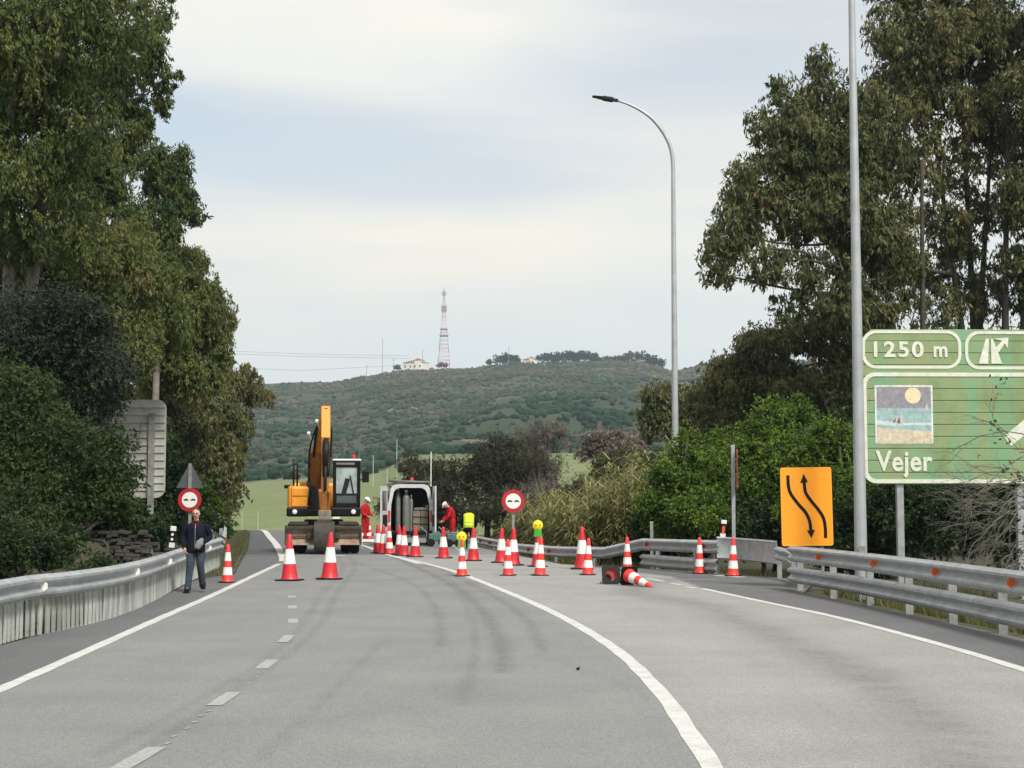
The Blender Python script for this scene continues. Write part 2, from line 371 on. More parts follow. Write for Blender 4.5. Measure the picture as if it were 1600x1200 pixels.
t.l(col, t.b.inputs['Base Color']); t.b.inputs['Roughness'].default_value = .95; t.bump(n2, .5, .05)
def Zg(x, y):
    z = Zt(x, y); rr = np.interp(y, RRy, RRx); a = np.interp(y, ALy, ALx)
    ins = sm(-.5, .0, x - a) * sm(-.5, .0, rr - x) * (1 - sm(125, 135, y)); return z - .06 * ins
grid_mesh('ground', xs, ys, Zg, t.m)
# asphalt with worn streaks and tyre marks
def dist_poly(x, y, pts):
    d = np.full(x.shape, 1e9)
    for a, b in zip(pts[:-1], pts[1:]):
        ax, ay, bx, by = a.x, a.y, b.x, b.y; L2 = (bx - ax) ** 2 + (by - ay) ** 2
        tt = np.clip(((x - ax) * (bx - ax) + (y - ay) * (by - ay)) / L2, 0, 1)
        d = np.minimum(d, np.hypot(x - ax - tt * (bx - ax), y - ay - tt * (by - ay)))
    return d
lineL = [(G(-300, 1185)), G(-150, 1136), G(0, 1077), G(125, 1022), G(250, 966), G(330, 931), G(400, 898), G(436, 881)]
lineL2 = [G(443, 877), G(441, 868), G(431, 850), P(421, 838, 77), P(412, 829, 95), P(400, 827, 108)]
lineC = [G(1165, 1330), G(1113, 1200), G(1080, 1150), G(1030, 1080), G(955, 1010), G(860, 955), G(760, 912), G(700, 890), G(650, 877), G(610, 868), G(575, 855), G(550, 846)]
lineR = [G(1900, 1150), G(1600, 1047), G(1450, 1002), G(1300, 963), G(1200, 942), G(1098, 920)]
def stretch(x, y, Zv):
    g = lambda pts: [G(a, b) for a, b in pts]
    wv = np.zeros(x.shape)
    def add(pts, wdt, amp):
        nonlocal wv
        d = dist_poly(x, y, spline(g(pts), 1.0)); wv = np.maximum(wv, amp * np.exp(-(d / wdt) ** 2))
    add([(1040, 905), (985, 925), (1100, 945), (1170, 975), (1260, 1015), (1370, 1065), (1470, 1140), (1560, 1230)], .42, .75)
    add([(545, 870), (555, 885), (528, 925), (500, 975), (440, 1030), (330, 1100), (200, 1190)], .06, .6)
    add([(528, 868), (535, 890), (500, 930), (470, 980), (400, 1040), (300, 1100), (150, 1180)], .06, .5); add([(700, 900), (735, 960), (742, 1020), (720, 1100)], .06, .5); add([(480, 900), (560, 905), (640, 925)], .05, .4); add([(600, 905), (760, 935), (880, 960)], .05, .35)
    add([(610, 868), (690, 905), (745, 945), (780, 1000), (785, 1050)], .11, .85)
    add([(690, 890), (760, 925), (820, 965), (850, 1020)], .07, .7)
    add([(560, 880), (640, 910), (680, 950), (690, 1010)], .07, .6)
    add([(600, 1000), (520, 1080), (400, 1190)], .05, .4)
    add([(1010, 1090), (900, 1040), (780, 1010)], .05, .3)
    add([(640, 880), (900, 920), (1010, 905)], .06, .35)
    return wv
def aged(x, y, Zv): return sm(50.4, 51.2, y)
def sho(x, y, Zv):
    "1 on the shoulders outside the white edge lines"
    Ly = np.array([q.y for q in lineL + lineL2]); Lx = np.array([q.x for q in lineL + lineL2]); o = np.argsort(Ly)
    l = x - np.interp(y, Ly[o], Lx[o]); Ry = np.array([q.y for q in lineR] + [36, 45, 60]); Rx = np.array([q.x for q in lineR] + [3.6, 1.0, -1.5]); o = np.argsort(Ry)
    r = np.interp(y, Ry[o], Rx[o]) - x
    return 1 - sm(-.1, .05, l) * sm(-.1, .05, r)
def lanes(x, y, Zv):
    Cy = np.array([q.y for q in lineC]); Cx = np.array([q.x for q in lineC]); o = np.argsort(Cy)
    return sm(-.2, .2, x - np.interp(y, Cy[o], Cx[o])) * (1 - sho(x, y, Zv))
ya = np.concatenate([np.arange(-12, 8, 1.0), np.arange(8, 60, .2), np.arange(60, 135, 1.0)])
a_ = np.interp(ya, ALy, ALx); b_ = np.interp(ya, RRy, RRx); k = np.linspace(0, 1, 150)
xa = a_[:, None] + (b_ - a_)[:, None] * k[None, :]
t = NT('asphalt')
fine = t.noise(60, 5, .85); med = t.noise(15, 6, .85); big = t.noise(.6, 5, .6); str_ = t.noise(1, 5, .6, t.coord((1.6, .22, 1)))
sp = t.n('ShaderNodeTexVoronoi', {'Scale': 55.0, 'Vector': t.coord()}).outputs[0]
base = t.ramp(fine, [(.30, (.04, .04, .039)), (.5, (.215, .214, .211)), (.70, (.50, .499, .49))])
base = t.mix(.45, base, t.ramp(med, [(.32, (.11, .11, .108)), (.68, (.31, .309, .303))]))
base = t.mix(.5, base, t.mix(1.0, base, t.ramp(str_, [(.25, (.84, .84, .85)), (.75, (1.1, 1.1, 1.09))]), 'MULTIPLY'))
base = t.mix(.6, base, t.mix(1.0, base, t.ramp(big, [(.3, (.8, .8, .81)), (.7, (1.15, 1.15, 1.13))]), 'MULTIPLY'))
base = t.mix(t.attr('lane'), base, t.mix(1.0, base, (1.34, 1.32, 1.28), 'MULTIPLY'))
base = t.mix(t.attr('shoulder'), base, t.mix(1.0, base, (.60, .60, .62), 'MULTIPLY'))
base = t.mix(t.attr('aged'), base, t.mix(1.0, base, (.66, .68, .71), 'MULTIPLY'))
base = t.mix(1.0, base, (.97, .98, .98), 'MULTIPLY')
wr = t.math('MULTIPLY', t.math('MULTIPLY', t.attr('wear'), .78), t.ramp(t.noise(3, 5, .7), [(.3, (.35, .35, .35)), (.6, (1, 1, 1))]))
base = t.mix(wr, base, t.mix(1.0, base, (.50, .50, .51), 'MULTIPLY'))
cr = t.n('ShaderNodeTexVoronoi', {'Scale': .45, 'Vector': t.n('ShaderNodeMix', {0: .25, 4: t.coord(), 5: t.n('ShaderNodeTexNoise', {'Scale': 1.2, 'Detail': 5.0}).outputs[1]}, data_type='VECTOR').outputs[1]}, feature='DISTANCE_TO_EDGE').outputs[0]
t.l(base, t.b.inputs['Base Color']); t.b.inputs['Roughness'].default_value = .82; t.b.inputs['Specular IOR Level'].default_value = .35
t.bump(t.math('ADD', fine, sp), .35, .006)
grid_mesh('road', xa, ya, lambda x, y: road_z(y), t.m, {'wear': stretch, 'aged': aged, 'shoulder': sho, 'lane': lanes})
# painted lines
t = NT('road_paint')
wn = t.ramp(t.noise(38, 6, .8), [(.40, (0, 0, 0)), (.58, (1, 1, 1))]); wn2 = t.noise(4, 4)
c = t.mix(t.ramp(wn2, [(.4, (0, 0, 0)), (.7, (1, 1, 1))]), (.66, .66, .63), (.50, .50, .48))
t.l(t.mix(t.math('MULTIPLY', wn, .38), c, (.27, .265, .25)), t.b.inputs['Base Color']); t.b.inputs['Roughness'].default_value = .7; M['paint'] = t.m
t = NT('worn_road_paint')
wn = t.ramp(t.noise(30, 6, .8), [(.42, (0, 0, 0)), (.56, (1, 1, 1))])
t.l(t.mix(t.math('MULTIPLY', wn, .8), (.40, .40, .39), (.23, .23, .225)), t.b.inputs['Base Color']); t.b.inputs['Roughness'].default_value = .75; M['paintworn'] = t.m
NSTRIP = [0]
def strip(pts, wd, m='paint', step=.4, wd2=None):
    NSTRIP[0] = (NSTRIP[0] + 1) % 9
    p = spline(pts, step); vs = []; n = len(p); mb = MB()
    for i, q in enumerate(p):
        d = (p[min(i + 1, n - 1)] - p[max(i - 1, 0)]); d.z = 0; d.normalize(); r = Vector((d.y, -d.x, 0)); W = (wd + ((wd2 or wd) - wd) * i / n) / 2
        j = .010 * math.sin(i * 1.7) * random.random()
        for e in (-1, 1):
            v = q + r * (W + j) * e; v.z = float(road_z(v.y)) + .0025 + NSTRIP[0] * .0005; vs.append(v)
    mb.add(vs, [(2 * i, 2 * i + 1, 2 * i + 3, 2 * i + 2) for i in range(n - 1)])
    o = mb.build('road_marking', M[m]); tag(o, kind='structure')
    for pl in o.data.polygons: pl.use_smooth = False
    return o
strip(lineL, .15); strip(lineL2, .24, wd2=.34); strip(lineC, .15, wd2=.17); strip(lineR, .15)
strip([G(655, 881), G(632, 874), G(617, 869)], .16)
strip([P(384, 826.5, 99), P(411, 826.5, 98)], .3)
for a, b in (((1010, 904), (1038, 909)), ((1048, 912), (1064, 914.5)), ((1072, 917), (1088, 919))): strip([G(*a), G(*b)], .13)
strip([G(1120, 899), G(1160, 902)], .3); strip([G(1042, 905.5), (G(1120, 905))], .14, 'paintworn')
strip([G(705, 852), G(740, 868), G(835, 881), G(900, 889)], .14, 'paintworn'); strip([G(540, 868.5), G(520, 867.5)], .3)
for px, y0, y1 in ((215, 1203, 1168), (350, 1103, 1082), (417, 1045.5, 1031.5), (447, 1004, 993), (458, 973.5, 966.5), (457, 951, 946), (456, 934, 930.5)):
    sl = {215: 30, 350: 16, 417: 9, 447: 6}.get(px, 0); strip([G(px - sl, y0), G(px + sl, y1)], .135, 'paintworn')
for px, py in ((258, 1163), (268, 1152), (288, 1140), (300, 1130), (310, 1120), (322, 1113), (386, 1068), (399, 1058)):
    q = G(px, py); strip([q, q + Vector((.02, .07, 0))], .03, 'paintworn')
# low scrub on the hill
def blobs(name, cen, rad, flat, m, tint, seed=1):
    r = np.random.default_rng(seed)
    bm = bmesh.new(); bmesh.ops.create_icosphere(bm, subdivisions=1, radius=1); bv = np.array([v.co[:] for v in bm.verts]); bf = np.array([[v.index for v in f.verts] for f in bm.faces]); bm.free()
    n = len(cen); nv = len(bv)
    co = bv[None] * (1 + r.uniform(-.28, .28, (n, nv, 1))); co = co * rad[:, None, None] * np.array([1, 1, flat]); co += cen[:, None, :]
    f = bf[None] + (np.arange(n) * nv)[:, None, None]
    return quads(name, co.reshape(-1, 3), f.reshape(-1, 3), m, tint=np.repeat(tint, len(bf)))
n = 60000
yy = 430 + 1065 * RNG.random(n) ** .8; pu = RNG.uniform(-.36, .40, n) ; xx = pu * yy
den = hnoise(xx, yy, 150, 21) + .6 * hnoise(xx, yy, 40, 22); den = den - .55 * sm(1050, 1400, yy) * (hnoise(xx, yy, 110, 44) > .1); keep = den > RNG.uniform(-1.5, .5, n); xx, yy, den = xx[keep], yy[keep], den[keep]
rd = RNG.uniform(.7, 2.1, len(xx)) * (1 + .35 * np.clip(den, 0, 1))
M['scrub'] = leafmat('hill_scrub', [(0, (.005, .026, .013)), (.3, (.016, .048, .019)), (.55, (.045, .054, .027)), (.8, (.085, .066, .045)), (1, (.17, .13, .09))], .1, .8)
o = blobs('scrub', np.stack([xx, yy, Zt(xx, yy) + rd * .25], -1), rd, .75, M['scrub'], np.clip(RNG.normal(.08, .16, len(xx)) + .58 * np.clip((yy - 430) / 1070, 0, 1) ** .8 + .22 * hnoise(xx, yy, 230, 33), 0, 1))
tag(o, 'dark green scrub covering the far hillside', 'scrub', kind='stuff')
# ------------------------------------------------------------------ foliage generator
def leaves(cen, L_, W_, r, droop=.5, flat=0.0, bias=None):
    n = len(cen); d = r.normal(size=(n, 3))
    if bias is not None: d = d * .75 + bias
    d = d * 1.0; d[:, 2] -= droop * 1.6; d /= np.linalg.norm(d, axis=1)[:, None]
    a = r.normal(size=(n, 3)); a[:, 2] += flat; s_ = np.cross(d, a); s_ /= np.linalg.norm(s_, axis=1)[:, None] + 1e-9
    k = r.uniform(.6, 1.35, (n, 1)); L2 = L_ * k; W2 = W_ * k
    co = np.stack([cen - d * L2 / 2, cen + s_ * W2 / 2 - d * L2 * .08, cen + d * L2 / 2, cen - s_ * W2 / 2 - d * L2 * .08], 1)
    return co.reshape(-1, 3)
def crown(name, parent, ell, n, L_, W_, m, seed, sub=14, rs=.28, droop=.5, tmid=.45, tvar=.16, hollow=.45, lvar=.13, base=None, fill=.14):
    "ell: list of (x,y,z,rx,ry,rz); returns list of twig-cluster centres. Leaves hang in clusters with gaps between them."
    r = np.random.default_rng(seed); vol = np.array([e[3] * e[5] + e[4] * e[5] for e in ell]); C = []; R = []; T = []
    for e, v in zip(ell, vol):
        k = max(3, int(round(sub * len(ell) * v / vol.sum())))
        d = r.normal(size=(k, 3)); d /= np.linalg.norm(d, axis=1)[:, None]; q = hollow + (1 - hollow) * r.random(k) ** .7
        C.append(np.array(e[:3]) + d * q[:, None] * np.array(e[3:]) * .92); R.append(np.full(k, min(e[3:])) * rs * r.uniform(.6, 1.5, k)); T.append(np.clip(r.normal(tmid, tvar, k), 0, 1))
    C = np.concatenate(C); R = np.concatenate(R); T = np.concatenate(T)
    pr = R ** 2; pr /= pr.sum(); idx = r.choice(len(C), n, p=pr)
    d = r.normal(size=(n, 3)); d /= np.linalg.norm(d, axis=1)[:, None]; q = r.random(n) ** .5
    q = np.minimum(np.abs(r.normal(0, .62, n)) + .1, 1.9); off = d * (q * R[idx])[:, None] * np.array([1.15, 1.15, .85]); off[:, 2] -= .5 * droop * r.exponential(1, n) * R[idx]
    k_ = 11; ns = n // k_; start = (C[idx] + off)[:ns]; outw = off[:ns] / (np.linalg.norm(off[:ns], axis=1)[:, None] + 1e-6)
    sd_ = outw * .8 + r.normal(0, .45, (ns, 3)); sd_[:, 2] -= droop * 1.1; sd_ /= np.linalg.norm(sd_, axis=1)[:, None]; slen = (R[idx][:ns] * r.uniform(.35, .95, ns))[:, None, None]
    pos = (start[:, None, :] + sd_[:, None, :] * slen * r.random((ns, k_, 1)) + r.normal(0, L_ * .22, (ns, k_, 3))).reshape(-1, 3); idx = np.repeat(idx[:ns], k_); n = ns * k_; sdir = np.repeat(sd_, k_, axis=0)
    tadd = np.repeat(r.normal(0, .09, ns), k_)
    nf = int(n * fill)
    if nf:
        ei = r.choice(len(ell), nf, p=vol / vol.sum()); ea = np.array(ell); dd = r.normal(size=(nf, 3)); dd /= np.linalg.norm(dd, axis=1)[:, None]; pos[:nf] = ea[ei, :3] + dd * (r.random(nf) ** .45)[:, None] * ea[ei, 3:] * .97
    co = leaves(pos, L_, W_, r, droop, bias=sdir)
    tint = np.clip(T[idx] + tadd + r.normal(0, lvar, n), 0, 1)
    o = quads(name, co - (np.array(base) if base is not None else 0), np.arange(n * 4).reshape(n, 4), m, parent, tint)
    return C, R
def limb(mb, a, b, r0, r1, rnd, sag=.12, n=5, k=5):
    a, b = Vector(a), Vector(b); Ln = (b - a).length; o = Vector((rnd.uniform(-1, 1), rnd.uniform(-1, 1), rnd.uniform(-.3, 1))) * Ln * sag
    pts = []; rr = []
    for i in range(n):
        t = i / (n - 1); pts.append(a.lerp(b, t) + o * math.sin(math.pi * t) + Vector((rnd.uniform(-1, 1), rnd.uniform(-1, 1), 0)) * Ln * .015); rr.append(r0 + (r1 - r0) * t)
    mb.tube(pts, rr, k); return pts
def tree(name, label, cat, bx, by, ell, n, leaf=(.17, .045), m='euc', seed=1, tr=.3, bark='bark', sub=14, rs=.28, droop=.6, tmid=.45, group=None, forks=None, twigs=.5, tvar=.16, hollow=.45, lvar=.13, fill=.14):
    bz = float(Zt(bx, by)) - .15; base = (bx, by, bz); root = empty(name, base, 0, label, cat, group); rnd = random.Random(seed)
    C, R = crown('crown', root, ell, n, leaf[0], leaf[1], M[m], seed, sub, rs, droop, tmid, tvar, hollow, lvar, base, fill)
    mb = MB(); B = Vector(base)
    tops = forks or [(sum(e[0] for e in ell) / len(ell) * .6 + bx * .4, sum(e[1] for e in ell) / len(ell) * .5 + by * .5, max(e[2] for e in ell))]
    segs = []
    for tp in tops:
        tp = Vector(tp); mid = B.lerp(tp, .45) + Vector((rnd.uniform(-.3, .3), rnd.uniform(-.3, .3), 0))
        pts = spline([B, B.lerp(mid, .5) + Vector((rnd.uniform(-.1, .1), 0, 0)), mid, tp], .8); k = len(pts)
        mb.tube([p - B for p in pts], [tr / math.sqrt(len(tops)) * (1 - .85 * i / k) + .02 for i in range(k)], 9)
        segs += [(p, tr * (1 - .85 * i / k)) for i, p in enumerate(pts) if i > k * .25]
    for e in ell:
        c = Vector(e[:3]); s_ = [q for q in segs if q[0].z < c.z + .3] or segs
        p, r_ = min(s_, key=lambda q: (q[0] - c).length); limb(mb, p - B, c - B, min(.09, r_ * .6) + .015, .03, rnd, n=6, k=6)
        near = [(c_, q) for c_, q in zip(C, R) if (Vector(c_) - c).length < max(e[3:]) * 1.05]
        near.sort(key=lambda a_: (Vector(a_[0]) - c).length); done = [c]
        for c_, q in near:
            v_ = Vector(c_); par = min(done, key=lambda a_: (a_ - v_).length + .35 * (a_ - c).length)
            if rnd.random() < twigs: limb(mb, par - B, v_ - B, .028 if par is c else .018, .008, rnd, n=4, k=4)
            done.append(v_)
    mb.build('trunk', M[bark], root, smooth='all', recalc=False)
    return root
def E(px, py, rx, ry, D, dy=None):
    "ellipsoid whose outline fills that patch of the photograph"
    c = P(px, py, D); s_ = D / F * 1.0; return (c.x, c.y, c.z, rx * s_, (dy if dy else (rx + ry) / 2 * s_), ry * s_)
def bush(name, label, cat, ell, n, leaf, m, seed, sub=14, rs=.34, droop=.2, tmid=.5, group=None, tvar=.2, hollow=.35, bark='barkd', twigs=.25, lvar=.15, tr=.06, fill=.10):
    bx = sum(e[0] for e in ell) / len(ell); by = sum(e[1] for e in ell) / len(ell)
    return_ = tree(name, label, cat, bx, by, ell, n, leaf, m, seed, tr, bark, sub, rs, droop, tmid, group, None, twigs, tvar, hollow, lvar, fill)
    for c in return_.children:
        if c.name.startswith('crown'): c.name = 'foliage'
        elif c.name.startswith('trunk'): c.name = 'stem'
    return return_
# ------------------------------------------------------------------ trees of the left side, near to far
GL = 'eucalyptus trees crowding the left side of the road'
tree('eucalyptus_tree', 'tallest eucalyptus at the far left, its crown cut off by the top of the photo', 'tree', X(10, 41), 41,
     [E(-30, 60, 120, 110, 36), E(90, 40, 120, 100, 37), E(190, 20, 75, 60, 38), E(-20, 240, 120, 110, 37), E(100, 190, 110, 95, 38), E(190, 100, 60, 50, 39), E(60, 330, 110, 80, 38), E(150, -110, 110, 90, 38), E(-40, -130, 160, 110, 37)],
     190000, (.125, .04), 'euc', 11, .30, sub=40, rs=.21, fill=.10, group=GL, forks=[tuple(P(20, 60, 36)), tuple(P(95, 40, 37))], tmid=.42)
tree('eucalyptus_tree', 'eucalyptus with a ragged branch reaching into the sky at its upper right', 'tree', X(170, 46), 46,
     [E(215, 60, 52, 60, 45), E(225, 150, 50, 40, 46), E(180, 195, 60, 55, 46), E(140, 280, 80, 70, 45), E(120, 90, 80, 70, 46), E(250, 20, 30, 40, 46), E(262, 120, 25, 26, 46)],
     80000, (.15, .042), 'euc', 12, .24, sub=44, rs=.17, fill=.05, hollow=.5, twigs=.9, group=GL, forks=[tuple(P(130, 120, 46)), tuple(P(200, 70, 46))], tmid=.38)
tree('eucalyptus_tree', 'thin topped eucalyptus with sparse twiggy crown against the sky on the left', 'tree', X(240, 58), 58,
     [E(265, 290, 40, 52, 58), E(300, 335, 28, 24, 58), E(235, 250, 34, 40, 57), E(230, 350, 55, 50, 57), E(285, 250, 20, 30, 58)],
     26000, (.19, .055), 'euc', 13, .16, sub=26, rs=.20, fill=.2, group=GL, tmid=.25, forks=[tuple(P(262, 250, 58))], twigs=.9)
tree('eucalyptus_tree', 'broad olive green eucalyptus in the middle of the left tree mass', 'tree', X(150, 44), 45,
     [E(60, 430, 100, 80, 42), E(160, 420, 90, 80, 43), E(60, 560, 100, 80, 42), E(160, 530, 85, 80, 43), E(230, 470, 70, 75, 45), E(100, 340, 80, 50, 43), E(200, 390, 60, 50, 45)],
     170000, (.13, .042), 'euc', 14, .26, sub=36, rs=.24, group=GL, tmid=.58)
tree('eucalyptus_tree', 'yellowish green eucalyptus whose rounded crown leans over the road on the left', 'tree', X(240, 62), 62,
     [E(270, 430, 52, 55, 60), E(310, 480, 50, 50, 60), E(325, 545, 45, 50, 61), E(250, 520, 60, 60, 59), E(280, 590, 70, 50, 60), E(345, 500, 28, 40, 61), E(230, 400, 50, 40, 59), E(300, 410, 30, 30, 60)],
     120000, (.17, .052), 'euc', 15, .18, 'barkd', sub=34, rs=.23, group=GL, tmid=.58)
tree('eucalyptus_tree', 'brown tinged eucalyptus hanging low above the round sign on the left', 'tree', X(275, 68), 68,
     [E(300, 650, 55, 55, 66), E(350, 640, 35, 40, 67), E(330, 710, 45, 50, 66), E(290, 730, 50, 55, 66), E(340, 770, 32, 38, 66), E(250, 640, 50, 60, 66), E(300, 800, 60, 40, 66)],
     90000, (.19, .06), 'eucr', 16, .15, 'barkd', sub=34, rs=.24, group=GL, tmid=.5)
tree('eucalyptus_tree', 'small airy eucalyptus at the right edge of the left tree mass above the green field', 'tree', X(352, 84), 84,
     [E(385, 600, 30, 30, 80), E(412, 622, 20, 18, 80), E(380, 660, 24, 26, 80), E(360, 700, 26, 30, 80), E(350, 760, 28, 45, 80), E(372, 740, 12, 16, 80), E(350, 600, 34, 30, 80)],
     26000, (.22, .07), 'eucr', 17, .14, 'barkd', sub=22, rs=.24, group=GL, tmid=.6)
GB = 'bushes on the left roadside bank'
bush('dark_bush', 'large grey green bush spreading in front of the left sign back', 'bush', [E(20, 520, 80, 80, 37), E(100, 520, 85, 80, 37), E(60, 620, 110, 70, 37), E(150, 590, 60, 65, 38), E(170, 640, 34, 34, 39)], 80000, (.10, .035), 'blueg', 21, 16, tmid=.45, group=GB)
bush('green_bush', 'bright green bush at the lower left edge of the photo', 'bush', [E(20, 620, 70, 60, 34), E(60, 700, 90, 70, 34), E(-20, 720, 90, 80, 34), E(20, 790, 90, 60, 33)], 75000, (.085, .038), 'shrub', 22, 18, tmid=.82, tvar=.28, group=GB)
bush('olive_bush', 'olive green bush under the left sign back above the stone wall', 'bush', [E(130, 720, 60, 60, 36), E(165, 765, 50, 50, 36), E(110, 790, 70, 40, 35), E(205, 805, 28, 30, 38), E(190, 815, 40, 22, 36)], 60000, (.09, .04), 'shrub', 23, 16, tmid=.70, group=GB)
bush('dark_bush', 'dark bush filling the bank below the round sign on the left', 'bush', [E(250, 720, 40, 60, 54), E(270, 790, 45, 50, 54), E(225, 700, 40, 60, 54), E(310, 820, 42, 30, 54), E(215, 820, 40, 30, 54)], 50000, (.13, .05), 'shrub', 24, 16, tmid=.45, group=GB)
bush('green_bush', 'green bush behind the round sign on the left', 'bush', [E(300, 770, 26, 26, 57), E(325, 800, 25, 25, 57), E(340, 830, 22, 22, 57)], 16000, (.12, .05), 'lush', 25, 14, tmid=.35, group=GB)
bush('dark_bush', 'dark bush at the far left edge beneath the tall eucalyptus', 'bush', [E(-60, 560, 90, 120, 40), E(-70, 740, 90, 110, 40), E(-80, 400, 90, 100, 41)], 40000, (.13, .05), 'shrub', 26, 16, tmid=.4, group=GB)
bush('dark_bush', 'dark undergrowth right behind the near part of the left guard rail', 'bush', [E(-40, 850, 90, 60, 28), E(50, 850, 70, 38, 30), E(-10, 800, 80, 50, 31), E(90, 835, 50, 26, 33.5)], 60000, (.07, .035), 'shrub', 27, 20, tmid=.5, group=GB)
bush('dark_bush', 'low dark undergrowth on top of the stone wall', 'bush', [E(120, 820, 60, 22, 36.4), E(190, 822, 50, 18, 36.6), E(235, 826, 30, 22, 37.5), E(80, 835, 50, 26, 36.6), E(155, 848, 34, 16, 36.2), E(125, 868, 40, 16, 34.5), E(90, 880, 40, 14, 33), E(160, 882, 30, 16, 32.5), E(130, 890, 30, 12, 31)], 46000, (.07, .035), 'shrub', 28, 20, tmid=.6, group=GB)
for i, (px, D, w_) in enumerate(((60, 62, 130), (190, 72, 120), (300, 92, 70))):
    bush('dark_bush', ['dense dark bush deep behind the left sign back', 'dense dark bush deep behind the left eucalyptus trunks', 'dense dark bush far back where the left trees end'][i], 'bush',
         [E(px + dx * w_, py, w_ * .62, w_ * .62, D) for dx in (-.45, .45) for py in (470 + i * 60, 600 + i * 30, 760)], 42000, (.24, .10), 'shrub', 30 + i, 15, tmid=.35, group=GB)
# ------------------------------------------------------------------ right side
GR = 'eucalyptus trees behind the green sign'
tree('eucalyptus_tree', 'broad eucalyptus with a drooping left side next to the near lamp pole', 'tree', X(1445, 56), 56,
     [E(1245, 210, 62, 62, 55), E(1180, 290, 55, 60, 55), E(1140, 365, 45, 40, 54), E(1255, 320, 70, 55, 55), E(1330, 250, 65, 75, 56), E(1200, 415, 70, 38, 54), E(1290, 430, 70, 45, 55), E(1130, 430, 25, 28, 54), E(1300, 150, 55, 50, 56), E(1350, 360, 60, 60, 56), E(1370, 470, 60, 45, 56), E(1285, 100, 30, 34, 56), E(1190, 200, 30, 40, 55), E(1320, 320, 70, 60, 55), E(1250, 250, 60, 60, 56), E(1380, 200, 50, 70, 56), E(1390, 400, 50, 60, 56), E(1160, 330, 50, 50, 55), E(1120, 400, 36, 46, 54), E(1250, 480, 60, 30, 55), E(1330, 480, 60, 45, 55), E(1230, 150, 34, 44, 55)],
     110000, (.22, .06), 'eucr', 41, .28, 'barkd', sub=36, rs=.21, group=GR, tmid=.45, forks=[tuple(P(1440, 250, 56)), tuple(P(1340, 230, 56)), tuple(P(1300, 380, 55))], twigs=.8, hollow=.4)
tree('eucalyptus_tree', 'tall eucalyptus with a forked dark trunk rising behind the green sign', 'tree', X(1525, 60), 60,
     [E(1440, 60, 80, 70, 58), E(1400, 150, 70, 60, 58), E(1480, 180, 70, 60, 59), E(1420, 260, 55, 55, 58), E(1540, 60, 80, 80, 59), E(1560, 230, 55, 60, 60), E(1430, -60, 110, 70, 58), E(1560, -70, 110, 70, 59), E(1500, 400, 45, 50, 60), E(1440, 440, 50, 36, 60), E(1380, 50, 40, 50, 57), E(1410, 340, 40, 36, 58), E(1490, 270, 50, 46, 59), E(1440, 120, 60, 60, 58), E(1500, 30, 70, 60, 59), E(1560, 150, 60, 50, 59), E(1475, 350, 60, 45, 59), E(1540, 330, 45, 45, 60), E(1530, 460, 60, 45, 60), E(1400, 410, 60, 50, 58), E(1470, 480, 70, 36, 59)],
     125000, (.22, .06), 'eucr', 42, .32, 'barkd', sub=34, rs=.22, group=GR, tmid=.52, forks=[tuple(P(1500, 100, 60)), tuple(P(1550, 200, 60)), tuple(P(1455, 180, 59))], twigs=.8, hollow=.4)
tree('eucalyptus_tree', 'eucalyptus with several thin dark trunks at the right edge of the photo', 'tree', X(1590, 58), 58,
     [E(1600, 150, 60, 70, 57), E(1620, 300, 70, 60, 57), E(1580, 420, 40, 45, 58), E(1650, 440, 70, 80, 58), E(1680, 60, 90, 120, 57), E(1590, 340, 40, 40, 58)],
     75000, (.22, .065), 'eucr', 43, .26, 'barkd', sub=32, rs=.22, group=GR, tmid=.5, forks=[tuple(P(1575, 150, 58)), tuple(P(1610, 200, 58))], twigs=.8)
tree('olive_tree', 'brown olive tree with drooping branches between the lamp pole and the bright bush', 'tree', X(1230, 66), 66,
     [E(1200, 540, 60, 42, 64), E(1270, 520, 60, 38, 64), E(1340, 510, 50, 50, 64), E(1150, 590, 50, 45, 65), E(1190, 610, 60, 45, 65), E(1310, 610, 60, 50, 64), E(1130, 640, 50, 45, 65), E(1240, 600, 60, 40, 64), E(1110, 620, 36, 45, 66), E(1320, 560, 40, 30, 64)],
     110000, (.20, .06), 'eucr', 44, .2, 'barkd', sub=30, rs=.25, tmid=.55, twigs=.9, hollow=.3)
tree('olive_tree', 'rounded olive green tree left of the far lamp pole', 'tree', X(1040, 84), 84,
     [E(1030, 620, 30, 30, 82), E(1070, 640, 42, 44, 82), E(1020, 660, 28, 30, 82), E(1110, 660, 40, 40, 82)],
     34000, (.24, .08), 'eucr', 45, .2, 'barkd', sub=28, rs=.27, tmid=.55, hollow=.3)
tree('olive_tree', 'dark tree seen through the gap behind the green sign', 'tree', X(1450, 78), 78,
     [E(1380, 560, 70, 60, 76), E(1480, 540, 70, 60, 76), E(1580, 560, 80, 70, 76), E(1420, 640, 90, 70, 76), E(1540, 660, 100, 80, 76)],
     36000, (.26, .09), 'eucr', 46, .25, 'barkd', sub=14, rs=.3, tmid=.3, hollow=.3)
GG = 'bright green bushes beside the orange sign'
bush('green_bush', 'bright green bush left of the thin sign post', 'bush', [E(1065, 740, 50, 48, 44), E(1030, 790, 42, 42, 44), E(1095, 800, 48, 40, 43), E(1110, 730, 36, 40, 44), E(1070, 690, 30, 24, 44)], 52000, (.085, .045), 'lush', 51, 18, tmid=.66, tvar=.24, group=GG)
bush('green_bush', 'tallest bright green bush between thin sign post and orange sign', 'bush', [E(1210, 660, 48, 40, 46), E(1160, 700, 50, 42, 46), E(1240, 720, 56, 50, 45), E(1180, 770, 55, 50, 45), E(1240, 650, 36, 32, 46)], 60000, (.085, .045), 'lush', 52, 18, tmid=.72, tvar=.24, group=GG)
